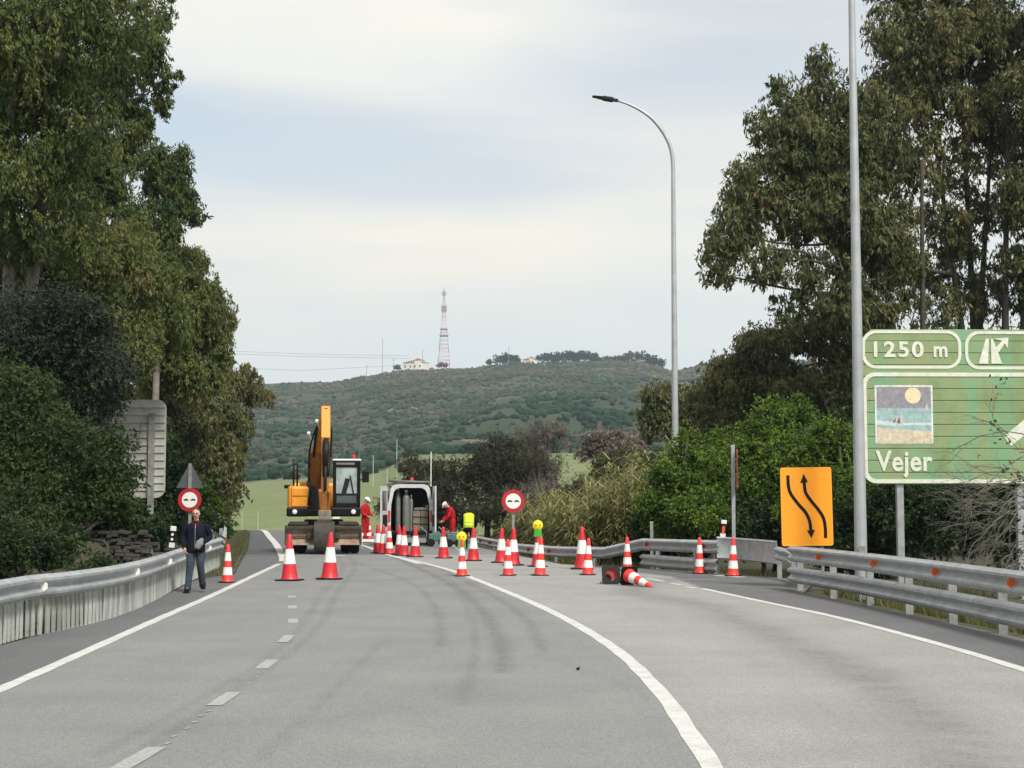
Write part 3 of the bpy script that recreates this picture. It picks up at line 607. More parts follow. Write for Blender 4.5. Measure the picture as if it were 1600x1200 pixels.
bush('green_bush', 'bright green bush behind the orange sign and near lamp pole', 'bush', [E(1300, 700, 55, 48, 45), E(1320, 770, 55, 50, 44), E(1270, 790, 50, 45, 43), E(1360, 730, 40, 60, 45)], 50000, (.085, .045), 'lush', 53, 18, tmid=.62, tvar=.24, group=GG)
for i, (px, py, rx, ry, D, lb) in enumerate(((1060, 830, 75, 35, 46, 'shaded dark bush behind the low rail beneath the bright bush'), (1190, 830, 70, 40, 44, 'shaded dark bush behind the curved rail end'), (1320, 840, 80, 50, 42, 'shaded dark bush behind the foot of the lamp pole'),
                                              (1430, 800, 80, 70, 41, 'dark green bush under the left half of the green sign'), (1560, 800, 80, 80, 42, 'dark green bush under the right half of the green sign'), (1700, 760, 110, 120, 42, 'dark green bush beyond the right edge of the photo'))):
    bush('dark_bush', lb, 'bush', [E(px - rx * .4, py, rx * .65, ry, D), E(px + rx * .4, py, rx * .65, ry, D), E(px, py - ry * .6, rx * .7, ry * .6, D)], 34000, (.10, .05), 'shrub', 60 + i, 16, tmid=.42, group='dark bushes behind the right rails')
bush('dark_bush', 'tall dark backdrop bush far behind the green sign', 'bush', [E(1400 + k * 110, 700, 80, 110, 52) for k in range(4)], 30000, (.2, .08), 'shrub', 70, 14, tmid=.35)
bush('dark_bush', 'tall dark backdrop bush far behind the bright bushes', 'bush', [E(1040 + k * 90, 760, 70, 70, 56) for k in range(4)], 26000, (.2, .08), 'shrub', 71, 14, tmid=.35)
# middle
GD = 'dark wintry bushes behind the van'
bush('scrub_bush', 'brownish mixed shrub standing among the reeds right of the round sign', 'bush', [E(880, 790, 36, 30, 63), E(915, 775, 34, 28, 64), E(860, 805, 34, 26, 61)], 26000, (.15, .035), 'tam', 85, 22, tmid=.85, group='mixed shrubs among the reeds', twigs=.8)
bush('scrub_bush', 'olive mixed shrub among the reeds left of the far lamp pole', 'bush', [E(960, 735, 34, 32, 62), E(990, 760, 34, 40, 60), E(930, 790, 30, 26, 58)], 26000, (.15, .04), 'eucr', 86, 22, tmid=.45, group='mixed shrubs among the reeds', twigs=.8)
bush('wintry_bush', 'large dark grey brown bush right behind the second worker', 'bush', [E(790, 725, 50, 48, 76), E(750, 745, 50, 42, 76), E(710, 740, 40, 34, 77), E(820, 745, 40, 44, 75), E(700, 790, 55, 45, 75), E(790, 800, 60, 45, 74), E(770, 690, 30, 24, 76)], 75000, (.17, .035), 'tam', 81, 20, tmid=.4, group=GD, tr=.14, twigs=.6)
bush('wintry_bush', 'low dark bush right behind the open van', 'bush', [E(655, 738, 32, 28, 79), E(640, 780, 34, 34, 78), E(675, 790, 36, 40, 78), E(610, 800, 26, 30, 78)], 38000, (.17, .035), 'tam', 82, 18, tmid=.55, group=GD, twigs=.6)
bush('bare_tree', 'pale leafless tree standing behind the large dark bush', 'tree', [E(835, 690, 36, 40, 92), E(870, 680, 26, 30, 92), E(850, 730, 40, 36, 92)], 9000, (.30, .03), 'palebush', 83, 18, tmid=.25, twigs=1, bark='twig', tr=.12)
bush('bare_tree', 'pale blossoming shrub before the far hill, left of the lamp pole', 'tree', [E(935, 690, 34, 22, 95), E(975, 690, 34, 24, 95), E(985, 720, 30, 30, 94), E(910, 710, 20, 14, 95)], 20000, (.22, .06), 'palebush', 84, 18, tmid=.6, twigs=.9, bark='twig', tr=.1)
def bare(px, D, h, seed, label, group, spread=.35, m='twig', r0=.05):
    b = P(px, HOR, D); b.z = float(Zt(b.x, D)) - .05; rnd = random.Random(seed); root = empty('bare_sapling', b, 0, label, 'bare tree', group); mb = MB()
    def grow(p, d, Ln, r, lv):
        e = p + d * Ln; pts = [p, p.lerp(e, .5) + Vector((rnd.uniform(-1, 1), rnd.uniform(-1, 1), 0)) * Ln * .06, e]; mb.tube(pts, [r, r * .8, r * .6], 5)
        if lv == 0: return
        for k in range(rnd.choice((2, 3, 3))):
            nd = (d + Vector((rnd.uniform(-1, 1), rnd.uniform(-1, 1), rnd.uniform(-.2, .5))) * (.45 + spread)).normalized(); grow(p.lerp(e, rnd.uniform(.55, 1)), nd, Ln * rnd.uniform(.55, .8), r * .55, lv - 1)
    for k in range(3): grow(Vector((rnd.uniform(-.2, .2), rnd.uniform(-.2, .2), 0)), Vector((rnd.uniform(-.3, .3), rnd.uniform(-.3, .3), 1)).normalized(), h * .36, r0, 5)
    mb.build('branches', M[m], root, smooth='all', recalc=False)
for i, (px, D, h) in enumerate(((812, 72, 3.6), (842, 74, 4.2), (872, 70, 3.8), (905, 68, 3.9))):
    bare(px, D, h, 90 + i, ['leftmost leafless sapling above the reeds, beside the round sign', 'second leafless sapling from the left above the reeds', 'third leafless sapling from the left above the reeds', 'rightmost leafless sapling above the reeds'][i], 'leafless saplings above the reeds', m='bark' if i % 2 else 'twig')
# bare branches in front of the sign, lower right
b = P(1650, 800, 30.5); root = empty('leafless_bush', (b.x, 30.5, -.4), 0, 'leafless grey bush with long twigs reaching in front of the green sign', 'bush'); mb = MB(); rnd = random.Random(3)
def sprawl(p, d, Ln, r, lv):
    e = p + d * Ln + Vector((0, 0, -.08 * Ln)); mid = p.lerp(e, .5) + Vector((rnd.uniform(-.5, .5), rnd.uniform(-.6, .6), .8)) * Ln * .10
    mb.tube([p, mid, e], [r, r * .8, r * .55], 5)
    if lv == 0: ends.append(e); return
    for k in range(rnd.choice((2, 3))):
        nd = (d + Vector((rnd.uniform(-.7, .7), rnd.uniform(-.6, .6), rnd.uniform(-.75, .7)))).normalized(); sprawl(p.lerp(e, rnd.uniform(.35, 1)), nd, Ln * rnd.uniform(.55, .85), r * .62, lv - 1)
ends = []
for k in range(17):
    zz = rnd.uniform(.8, 3.2); sprawl(Vector((rnd.uniform(-.3, .3), rnd.uniform(-.4, .2), zz)), Vector((-1, rnd.uniform(-.35, .25), rnd.uniform(-.45, .55))).normalized(), rnd.uniform(.7, 1.25), .016, 4)
for k in range(9): mb.tube([(rnd.uniform(-.5, .4), rnd.uniform(-.3, .3), 0), (rnd.uniform(-.3, .3), rnd.uniform(-.3, .2), 1.8), (rnd.uniform(-.3, .3), rnd.uniform(-.3, .2), 3.4)], [.03, .022, .014], 6)
mb.build('branches', M['twig'], root, smooth='all', recalc=False)
r_ = np.random.default_rng(4); en = np.array([e[:] for e in ends]); pick = r_.choice(len(en), 1500); cen = en[pick] + r_.normal(0, .07, (1500, 3)); top = cen[:, 0] > -1.35
cen = cen[top]; quads('leaves', leaves(cen, .085, .05, r_, .2), np.arange(len(cen) * 4).reshape(-1, 4), M['shrub'], root, np.clip(r_.normal(.7, .2, len(cen)), 0, 1))
# reeds, as one mass nobody could count
def reeds():
    r = np.random.default_rng(77); n = 2700; px = r.uniform(735, 1075, n); D = r.uniform(47, 61, n) + np.clip((800 - px) / 10, 0, 8); x = (px - 800) / F * D
    ok = x > np.interp(D, RRy, RRx) + 1.0; x, D, px = x[ok], D[ok], px[ok]; n = len(x)
    toppy = np.interp(px, [735, 760, 830, 900, 960, 1000, 1040, 1075], [795, 770, 768, 745, 715, 690, 690, 710]); h = EYE + (HOR - toppy) / F * D; h = h * r.uniform(.5, 1.04, n) * (.90 + .12 * np.sin(px * .11) + .07 * np.sin(px * .31 + D)); h = np.clip(h, .6, 6)
    z0 = Zt(x, D) - .05; B = np.stack([x, D, z0], -1); lean = r.normal(0, .09, (n, 2))
    co = []; tn = []
    tipp = B + np.stack([lean[:, 0] * h, lean[:, 1] * h, h], -1); sd_ = np.stack([r.normal(size=n), r.normal(size=n), np.zeros(n)], -1); sd_ /= np.linalg.norm(sd_, axis=1)[:, None]; w_ = .014
    co.append(np.stack([B - sd_ * w_, B + sd_ * w_, tipp + sd_ * w_ * .4, tipp - sd_ * w_ * .4], 1)); tn.append(np.clip(r.normal(.75, .15, n), 0, 1))
    for k in range(17):
        f = r.uniform(.18, 1.0, n); p = B + (tipp - B) * f[:, None]; a = r.uniform(0, 6.283, n); Ln = r.uniform(.35, .75, n); d = np.stack([np.cos(a), np.sin(a), np.zeros(n)], -1); sw = np.stack([-np.sin(a), np.cos(a), np.zeros(n)], -1) * .024
        up = r.uniform(.25, .9, n); p1 = p + d * (Ln * .5)[:, None] + np.stack([0 * up, 0 * up, Ln * .5 * up], -1); p2 = p + d * Ln[:, None] + np.stack([0 * up, 0 * up, Ln * (up * .5 - .25)], -1); tt = np.clip(r.normal(.52, .24, n) + (f < .35) * .12, 0, 1)
        co.append(np.stack([p - sw, p + sw, p1 + sw, p1 - sw], 1)); tn.append(tt); co.append(np.stack([p1 - sw, p1 + sw, p2 + sw * .1, p2 - sw * .1], 1)); tn.append(tt)
    co = np.concatenate(co).reshape(-1, 3); tn = np.concatenate(tn)
    tag(quads('reeds', co, np.arange(len(co)).reshape(-1, 4), M['reed'], None, tn), 'tall yellow green reeds massed behind the low right rail', 'reeds', kind='stuff')
reeds()
def grass(name, label, area, n, h, seed):
    r = np.random.default_rng(seed); x, y = area(r, n); n = len(x); z = Zt(x, y) - .02; B = np.stack([x, y, z], -1); hh = h * r.uniform(.4, 1.4, n); a = r.uniform(0, 6.283, n)
    sw = np.stack([np.cos(a), np.sin(a), 0 * a], -1) * (.006 + h * .02); ln = r.normal(0, .35, (n, 2)); T = B + np.stack([ln[:, 0] * hh, ln[:, 1] * hh, hh], -1)
    co = np.stack([B - sw, B + sw, T + sw * .15, T - sw * .15], 1).reshape(-1, 3)
    tag(quads(name, co, np.arange(n * 4).reshape(-1, 4), M['grass'], None, np.clip(r.normal(.5, .25, n), 0, 1)), label, 'grass', kind='stuff')
def a1(r, n):
    y = r.uniform(36, 90, n); a = np.interp(y, ALy, ALx); return a - r.random(n) ** 1.5 * 2.5 + .15, y
grass('grass', 'dry grass on the verge beyond the left rail end', a1, 16000, .07, 1)
def a2(r, n):
    y = r.uniform(10, 41, n); a = np.interp(y, RLy, RLx); return a - .15 - r.random(n) ** 2 * 1.6, y
grass('grass', 'grass growing behind the left guard rail', a2, 14000, .14, 2)
def a3(r, n):
    y = r.uniform(14, 62, n); a = np.interp(y, RRy, RRx); return a + .35 + r.random(n) * 3.5, y
grass('grass', 'grass and weeds along the right verge behind the rails', a3, 34000, .2, 3)
# umbrella pines and shrubs on the ridge
GP = 'pines along the far ridge'
for i, (px, py, rx, ry, lb) in enumerate(((792, 565, 20, 9, 'rounded dark pine left of the pink house on the ridge'), (855, 562, 18, 8, 'flat topped dark pine right of the pink house on the ridge'), (885, 560, 26, 9, 'broad flat pine in the middle of the far ridge'),
                                          (912, 560, 24, 9, 'broad pine touching its twin in the middle of the far ridge'), (950, 566, 30, 8, 'low pine on the ridge between two broader ones'), (995, 564, 30, 10, 'long flat pine at the right end of the ridge group'), (1022, 570, 20, 9, 'small pine closing the right end of the ridge group'), (620, 575, 6, 4, 'small round shrub left of the white house on the ridge'), (690, 572, 9, 4, 'small shrub at the foot of the lattice mast'), (764, 567, 4, 4, 'tiny shrub alone on the ridge line'))):
    D = 1495; c = P(px, py, D); s_ = D / F; bz = float(Zt(c.x, D)) - 1; root = empty('pine_tree', (c.x, D, bz), 0, lb, 'pine', GP)
    crown('crown', root, [(c.x + k * rx * s_ * .5, D, c.z + (.3 if k else .5) * ry * s_, rx * s_ * .55, 6, ry * s_ * .85) for k in (-1, 0, 1)], 2600 if rx > 10 else 700, 1.7, 1.1, M['pine'], 100 + i, 10, .5, 0, .4, .15, .2, .12, (c.x, D, bz))
    mb = MB(); mb.tube([(0, 0, 0), (.3, 0, max(2, c.z - bz))], [.5, .3], 6); mb.build('trunk', M['barkd'], root)
# small bushes in the field, foot of the hill
for i, (px, py, r0, D, lb) in enumerate(((455, 744, 10, 408, 'small dark bush at the left edge of the green field'), (745, 700, 14, 415, 'dark bush at the foot of the hill above the reeds'), (430, 742, 7, 412, 'tiny dark bush where the field meets the hill'), (640, 712, 9, 414, 'dark bush on the pale slope above the van'), (580, 738, 8, 410, 'dark bush at the field edge beside the excavator cab'))):
    bush('field_bush', lb, 'bush', [E(px - r0 * .5, py, r0, r0 * .5, D), E(px + r0 * .5, py, r0, r0 * .5, D)], 1500, (.9, .5), 'shrub', 120 + i, 10, group='bushes at the foot of the hill')
# ------------------------------------------------------------------ guard rails
WPROF = [(.0, .0), (-.012, .018), (-.075, .05), (-.082, .085), (-.012, .135), (.0, .155), (-.012, .175), (-.082, .225), (-.075, .26), (-.012, .292), (.0, .31)]
def sweep(mb, path, prof, side=1, zs=None, thick=.006):
    n = len(path); k = len(prof); vs = []
    for i, p in enumerate(path):
        d = path[min(i + 1, n - 1)] - path[max(i - 1, 0)]; d.z = 0; d.normalize(); r = Vector((d.y, -d.x, 0)) * side
        for tck in (0, thick):
            for a, b in prof: vs.append(p + r * (-a + tck * -1) + Vector((0, 0, b)))
    K = 2 * k; fs = []
    for i in range(n - 1):
        for j in range(k - 1):
            fs.append((i * K + j, (i + 1) * K + j, (i + 1) * K + j + 1, i * K + j + 1)); fs.append((i * K + k + j, i * K + k + j + 1, (i + 1) * K + k + j + 1, (i + 1) * K + k + j))
        for j in (0, k - 1): fs.append((i * K + j, i * K + k + j, (i + 1) * K + k + j, (i + 1) * K + j))
    for i in (0, n - 1):
        for j in range(k - 1): fs.append((i * K + j, i * K + j + 1, i * K + k + j + 1, i * K + k + j))
    mb.add(vs, fs)
def along(path, s0, step, s1=1e9):
    "points with direction at every step metres"
    o = []; acc = 0; nxt = s0
    for a, b in zip(path[:-1], path[1:]):
        Ln = (b - a).length
        while acc + Ln >= nxt and nxt < s1:
            t = (nxt - acc) / Ln; d = (b - a).normalized(); o.append((a.lerp(b, t), d)); nxt += step
        acc += Ln
    return o
def refl_mesh(m):
    mb = MB(); mb.prism([(-.001, -.055), (.06, -.035), (.06, .035), (-.001, .055)], -.006, .006); return mb
def rail(label, base, top, side, posts=4.0, refl=None, second=None, pst=.0, bolts=True, m='galv', zb=None, group='guard rails along the road'):
    "base: path on the ground; top: function s->z of the rail top or number; the beam faces the road (side)"
    o = empty('guard_rail', base[0], 0, label, 'guard rail', group); B = base[0].copy()
    pl = [p - B for p in base]; tp = top if callable(top) else (lambda p: top)
    pb = [p + Vector((0, 0, tp(p + B) - .31 - p.z - B.z)) for p in pl]
    mb = MB(); sweep(mb, pb, WPROF, side); mb.build('beam', M[m], o, smooth=True)
    if second is not None:
        mb = MB(); sweep(mb, [p + Vector((0, 0, second - .31)) - Vector((0, 0, 0)) for p in pl], WPROF, side); mb.build('lower_beam', M[m], o, smooth=True)
    proto = None
    for p, d in along(pl, .3, posts):
        r = Vector((d.y, -d.x, 0)) * side; H = tp(p + B) - .04; g = float(Zt(p.x + B.x - r.x * .2, p.y + B.y - r.y * .2)) - .1
        q = MB(); a = math.atan2(d.y, d.x); c = p - r * .10
        for dx, dy, w1, w2 in ((0, 0, .006, .12), (-.03, .057, .06, .006), (-.03, -.057, .06, .006)): q.box((c.x + (dx * math.cos(a) - dy * math.sin(a)), c.y + dx * math.sin(a) + dy * math.cos(a), (H + g) / 2 - 0), (w1 if 1 else 0, w2, H - g), (0, 0, a))
        q.beam(c + Vector((0, 0, H - .14)), p + Vector((0, 0, H - .14)) , .08, .16)
        q.build('post', M['galv_old'], o)
    if refl:
        col, st, s0 = refl; rm = None
        for p, d in along(pl, s0, st):
            r = Vector((d.y, -d.x, 0)) * side; zc = tp(p + B) - .155
            q = MB(); q.prism([(-.002, -.072), (.06, -.062), (.100, -.03), (.100, .03), (.06, .062), (-.002, .072)], -.006, .006)
            if rm is None: rm = q.build('reflector', M[col], o); ob = rm
            else: ob = rm.copy(); COL.objects.link(ob)
            ob.location = p + Vector((0, 0, zc)) + r * .005; ob.rotation_euler = (0, 0, math.atan2(r.y, r.x))
    if False:
        q = MB()
        for p, d in along(pl, 1.2, 4.0):
            r = Vector((d.y, -d.x, 0)) * side
            for dz in (.06, .25):
                for ds in (-.1, .1): q.box(p + d * ds + r * .085 + Vector((0, 0, tp(p + B) - .31 + dz)), (.03, .03, .03))
        if q.v: q.build('bolts', M['galv_old'], o)
    return o
# left rail with picket screen
pL = [Vector((x_, y_, 0)) for y_, x_ in railL[1:9]]; pathL = spline(pL, .5)
gl = rail('silver guard rail with close grey pickets below, along the left edge of the road', pathL, .77, 1, 4.0, ('reflwhite', 4.3, 3.2))
mb = MB(); B = pathL[0]
pts = along(pathL, 5.0, .17)
proto = None; order = sorted(range(len(pts)), key=lambda i: pts[i][0].y); vis = [i for i in order if pts[i][0].y > 14.0]
main, rest = vis[:100], vis[100:] + [i for i in order if pts[i][0].y <= 14.0]
def picket_geo(q, a=0, at=(0, 0, 0)):
    R = Matrix.Rotation(a, 4, 'Z'); T = Matrix.Translation(at) @ R
    t_ = MB(); t_.box((0, 0, .245), (.080, .008, .49)); t_.box((-.040, -.014, .245), (.008, .028, .49)); t_.box((.040, -.008, .245), (.006, .016, .49))
    q.add([T @ Vector(v) for v in t_.v], t_.f)
for n_, i in enumerate(main):
    p, d = pts[i]
    if proto is None: q = MB(); picket_geo(q); proto = q.build('picket', M['picket'], gl); ob = proto
    else: ob = proto.copy(); COL.objects.link(ob)
    r = Vector((d.y, -d.x, 0)); ob.location = p - B - r * .045 + Vector((0, 0, -.01)); ob.rotation_euler = (random.gauss(0, .012), random.gauss(0, .02), math.atan2(d.y, d.x) + random.gauss(0, .03))
q = MB()
for i in rest:
    p, d = pts[i]; r = Vector((d.y, -d.x, 0)); picket_geo(q, math.atan2(d.y, d.x), p - B - r * .045 + Vector((0, 0, -.01)))
tag(q.build('pickets', M['picket'], gl), kind='stuff')
# rails that part at the end of the left rail
e0 = pathL[-1]
rail('far rail bending away to the left behind the walking man', spline([e0 + Vector((.0, .3, 0)), Vector((X(331, 50), 50, 0)), Vector((X(324, 65), 65, 0)), Vector((X(318, 86), 86, 0))], 1.5), .80, 1, 4.0, None, bolts=False)
rail('far rail with a raised end running away between trees and dry verge', spline([Vector((X(345, 44), 44, 0)), Vector((X(351, 52), 52, 0)), Vector((X(352, 68), 68, 0)), Vector((X(352, 88), 88, 0))], 1.5), lambda p: .62 + .25 * min(1, max(0, (p.y - 44) / 8)), 1, 4.0, ('orangelens', 12, 3), bolts=False)
# right rails
pR = [G(1236, 921), G(1350, 943), G(1480, 972), G(1600, 1001), G(1800, 1050), G(2100, 1130)]
rail('two-beam silver guard rail at the lower right edge of the road', spline(pR, .5), .85, 1, 2.0, ('orangelens', 3.05, 1.9), .445)
pF = [Vector((X(1122, 37), 37, 0)), Vector((X(1062, 38.6), 38.6, 0)), Vector((X(1004, 40.6), 40.6, 0)), Vector((X(945, 42), 42, 0)), Vector((X(878, 44.5), 44.5, 0)), Vector((X(812, 50.5), 50.5, 0)), Vector((X(776, 56), 56, 0)), Vector((X(744, 62.5), 62.5, 0)), Vector((X(712, 70), 70, 0)), Vector((X(686, 76), 76, 0))]
def topF(p): return float(np.interp(p.y, [37, 40.6, 42, 44.5, 50.5, 56, 62.5, 70, 76], [.80, .76, .50, .44, .36, .36, .36, .36, .3]))
ff = rail('low silver rail curving away in front of the reeds', spline(pF, .6), topF, -1, 3.0, ('redlens', 3.0, .6))
mb = MB(); ps = spline([p + Vector((-.02, -.06, 0)) - pF[0] for p in pF[:3]], .5); sweep(mb, [p + Vector((0, 0, .05)) for p in ps], WPROF, -1); mb.build('lower_beam', M['galv'], ff, smooth=True)
# curved rail end
c0, c1 = P(1120, 860, 37.2), P(1208, 865, 35.6); root = empty('rail_end', (c0.x, c0.y, 0), 0, 'broad curved grey steel rail end facing the side gap', 'rail end'); B = Vector((c0.x, c0.y, 0))
mb = MB(); arc = []
for i in range(15):
    t_ = i / 14; q = c0.lerp(c1, t_); q.z = 0; arc.append(q - B + Vector((-.02 * math.sin(math.pi * t_), .45 * math.sin(math.pi * t_) - .5 * t_ ** 4, 0)))
sweep(mb, [p + Vector((0, 0, .36 - .05 * (i / 14))) for i, p in enumerate(arc)], [(0, 0), (-.02, .03), (0, .06), (0, .28), (0, .46), (-.02, .49), (0, .52)], 1, thick=.012); mb.build('curved_plate', M['galv'], root, smooth=True)
mb = MB(); tw = [arc[-1] + Vector((0, 0, .40)), arc[-1] + Vector((.15, -1.0, .34)), arc[-1] + Vector((.08, -2.4, .16)), arc[-1] + Vector((-.25, -3.9, .10))]
sweep(mb, spline(tw, .3), WPROF, 1); mb.build('twisted_beam', M['galv'], root, smooth=True)
for p in (arc[0] + Vector((-.05, .12, 0)), arc[0] + Vector((-.45, .3, 0)), arc[-1] + Vector((.08, .1, 0))):
    q = MB(); q.box((p.x, p.y + .06, .12), (.10, .08, .9)); q.build('post', M['galv_old'], root)
# ------------------------------------------------------------------ traffic cones
def cone_proto(kind):
    big = kind == 'big'; red = M['conered'] if big else M['coneorange']; H = 1.0; root = empty('traffic_cone', (0, 0, 0))
    R0, R1 = (.178, .036) if big else (.152, .040)
    def rad(z): return R0 + (R1 - R0) * z
    b = MB(); w_ = .258 if big else .215; b.prism([(-w_, -w_), (w_, -w_), (w_, w_), (-w_, w_)], 0, .03, M=Matrix(((1, 0, 0), (0, 0, -1), (0, 1, 0))))
    b.v = [(x, y, z) for x, y, z in b.v]
    b = MB(); n = 32; t0 = [];
    outer = []
    for j in range(n):
        a = 2 * math.pi * j / n; c_, s_ = math.cos(a), math.sin(a); k = w_ / max(abs(c_), abs(s_)); k = min(k, w_ * 1.30); outer.append((k * c_, k * s_))
    vs = [(x, y, .002) for x, y in outer] + [(x, y, .026) for x, y in outer] + [((R0 - .02) * math.cos(2 * math.pi * j / n), (R0 - .02) * math.sin(2 * math.pi * j / n), .036) for j in range(n)] + [((R0 - .02) * math.cos(2 * math.pi * j / n), (R0 - .02) * math.sin(2 * math.pi * j / n), .002) for j in range(n)]
    fs = []
    for j in range(n):
        k = (j + 1) % n
        for lv in range(3): fs.append((lv * n + j, lv * n + k, (lv + 1) * n + k, (lv + 1) * n + j))
        fs.append((3 * n + j, 3 * n + k, k, j))
    b.add(vs, fs); b.build('base', M['rubber'] if big else M['black'], root, bevel=.006)
    b = MB(); prof = [(R0 + .012, .034), (rad(.07), .07)] + [(rad(z), z) for z in (.2, .4, .6, .8, .96)] + [(R1 * .8, .99), (R1 * .5, 1.0)]
    th = [(max(r - .012, .004), z - (.01 if z > .9 else 0)) for r, z in prof][::-1]
    b.lathe(prof + th, 28, caps=False); b.build('cone_body', red, root, smooth=True)
    for z0, z1 in (((.36, .68),) if big else ((.57, .79), (.20, .40))):
        b = MB(); b.lathe([(rad(z0) + .003, z0), (rad((z0 + z1) / 2) + .003, (z0 + z1) / 2), (rad(z1) + .003, z1), (rad(z1) - .016, z1), (rad((z0 + z1) / 2) - .016, (z0 + z1) / 2), (rad(z0) - .016, z0), (rad(z0) + .003, z0)], 28, caps=False); b.build('reflective_band', M['reflwhite'], root, smooth=True)
    return root
cp = {'big': cone_proto('big'), 'small': cone_proto('small')}; used = {'big': 0, 'small': 0}
def cone(kind, px, py, hpx, label, rz=None, y_=None, group=None):
    o = cp[kind] if not used[kind] else copy_tree(cp[kind]); used[kind] = 1
    p = G(px, py - .8); s_ = F / p.y; h = hpx / s_
    o.location = p; o.scale = (h * (1.04 if kind == 'big' else 1.0),) * 2 + (h,); o.rotation_euler = (random.gauss(0, .012), random.gauss(0, .015), rz if rz is not None else random.uniform(-.25, .25))
    tag(o, label, 'traffic cone', group or ('tall cones with one white band' if kind == 'big' else 'short cones with two white bands')); return o
for a in (('big', 452.5, 908, 72, 'tall cone in front of the left wheels of the excavator'), ('big', 515, 906, 73, 'tall cone in front of the excavator bucket'),
          ('big', 591, 865, 45, 'leftmost tall cone of the cluster by the open van'), ('big', 599, 866, 45, 'second tall cone from the left in the cluster by the open van'),
          ('small', 608.5, 866.5, 45, 'banded cone in the middle of the cluster by the open van'), ('big', 625, 868, 46, 'tall cone left of its close twin in the cluster by the van'),
          ('big', 631, 869, 46, 'tall cone right of its close twin in the cluster by the van'), ('big', 648.5, 871, 48, 'tall cone standing just right of the cluster by the van'),
          ('big', 693, 873, 49, 'tall cone in front of the stooping worker in red'), ('big', 739.5, 877, 52, 'tall cone in front of the person in the yellow vest'),
          ('big', 783, 880, 54, 'tall cone left of the right hand round sign post'), ('big', 802, 884, 58, 'tall cone right at the foot of the round sign post'),
          ('big', 840, 886, 54, 'tall cone under the farther yellow warning lamp, half hidden by a short cone'), ('small', 721.7, 901, 56, 'short cone carrying the nearer yellow warning lamp'),
          ('small', 794, 900, 56, 'short cone in front of the round sign post'), ('small', 843.5, 900, 60, 'short cone in front of the farther yellow warning lamp'),
          ('big', 909.5, 890, 66, 'tall cone behind a short one left of the fallen cones'), ('small', 918.5, 899, 57, 'short cone just left of the fallen cones'),
          ('small', 980.5, 893, 53, 'short cone right behind the fallen cones'), ('small', 1093.5, 897, 56, 'short darker red cone in front of the low double rail'),
          ('small', 1145.5, 901, 60, 'short cone in front of the broad curved rail end'), ('small', 355, 911, 59, 'short cone alone beside the walking man'), ('small', 577.5, 843, 26, 'small distant cone at the feet of the worker by the excavator')):
    cone(*a)
# two fallen cones
def fallen(px, py, D, az, h, label, tilt):
    o = copy_tree(cp['small']); tag(o, label, 'traffic cone', 'fallen cones'); o.scale = (h, h, h); hw = .215 * h
    p = P(px, py, D); d = Vector((math.cos(az) * math.cos(tilt), math.sin(az) * math.cos(tilt), math.sin(tilt)))
    zx = d; side_ = Vector((-math.sin(az), math.cos(az), 0)); up = zx.cross(side_); R = Matrix((side_, up, zx)).transposed()
    if R.determinant() < 0: R = Matrix((-side_, up, zx)).transposed()
    o.rotation_euler = R.to_euler(); z = hw * abs((R @ Vector((0, 1, 0))).z) + .01; o.location = (p.x, p.y, z)
    return o
fallen(955, 903, 32.6, math.radians(100), .90, 'fallen cone on the road showing its black square base and hollow inside', math.radians(-14.0))
fallen(982, 903, 32.2, math.radians(-62), .90, 'fallen cone on the road with its tip pointing to the right', math.radians(-12.5))
# warning lamps
def lamp(px, py, D, label, bot):
    p = P(px, py, D); s_ = D / F; root = empty('warning_lamp', (p.x, p.y, p.z - 22 * s_), 0, label, 'warning lamp', 'yellow and green warning lamps on the cones'); r = 7.3 * s_
    mb = MB(); mb.box((0, 0, 7 * s_), (13 * s_, 13 * s_, 11 * s_), taper=.85); mb.box((0, 0, -2.5 * s_), (5 * s_, 5 * s_, 9 * s_)); mb.build('battery_box', M['greenplastic'], root, bevel=.01)
    mb = MB(); mb.lathe([(r * 1.08, -r * .25), (r * 1.08, r * .25)], 24, M=Matrix.Rotation(math.radians(90), 3, 'X'), c=(0, 0, 19.5 * s_)); mb.build('lamp_rim', M['yelllens'], root, smooth=True)
    mb = MB(); mb.lathe([(r * .98, r * .25), (r * .8, r * .45), (r * .35, r * .58), (.001, r * .6)], 24, M=Matrix.Rotation(math.radians(90), 3, 'X'), c=(0, 0, 19.5 * s_)); mb.build('lens', M['yelllens'], root, smooth=True)
    for e in (-1, 1):
        mb = MB(); mb.lathe([(r * .2, 0), (r * .12, r * .1), (.001, r * .12)], 12, M=Matrix.Rotation(math.radians(90), 3, 'X'), c=(e * r * .38, -r * .56, 19.5 * s_)); mb.build('lamp_screw', M['orangelens'], root)
lamp(721.5, 836, G(721.7, 900).y, 'yellow warning lamp on green box, the nearer one, left of the yellow vest', 0)
lamp(840.5, 818, G(840, 885).y - .02, 'yellow warning lamp on green box, the farther one, right of the round sign', 0)
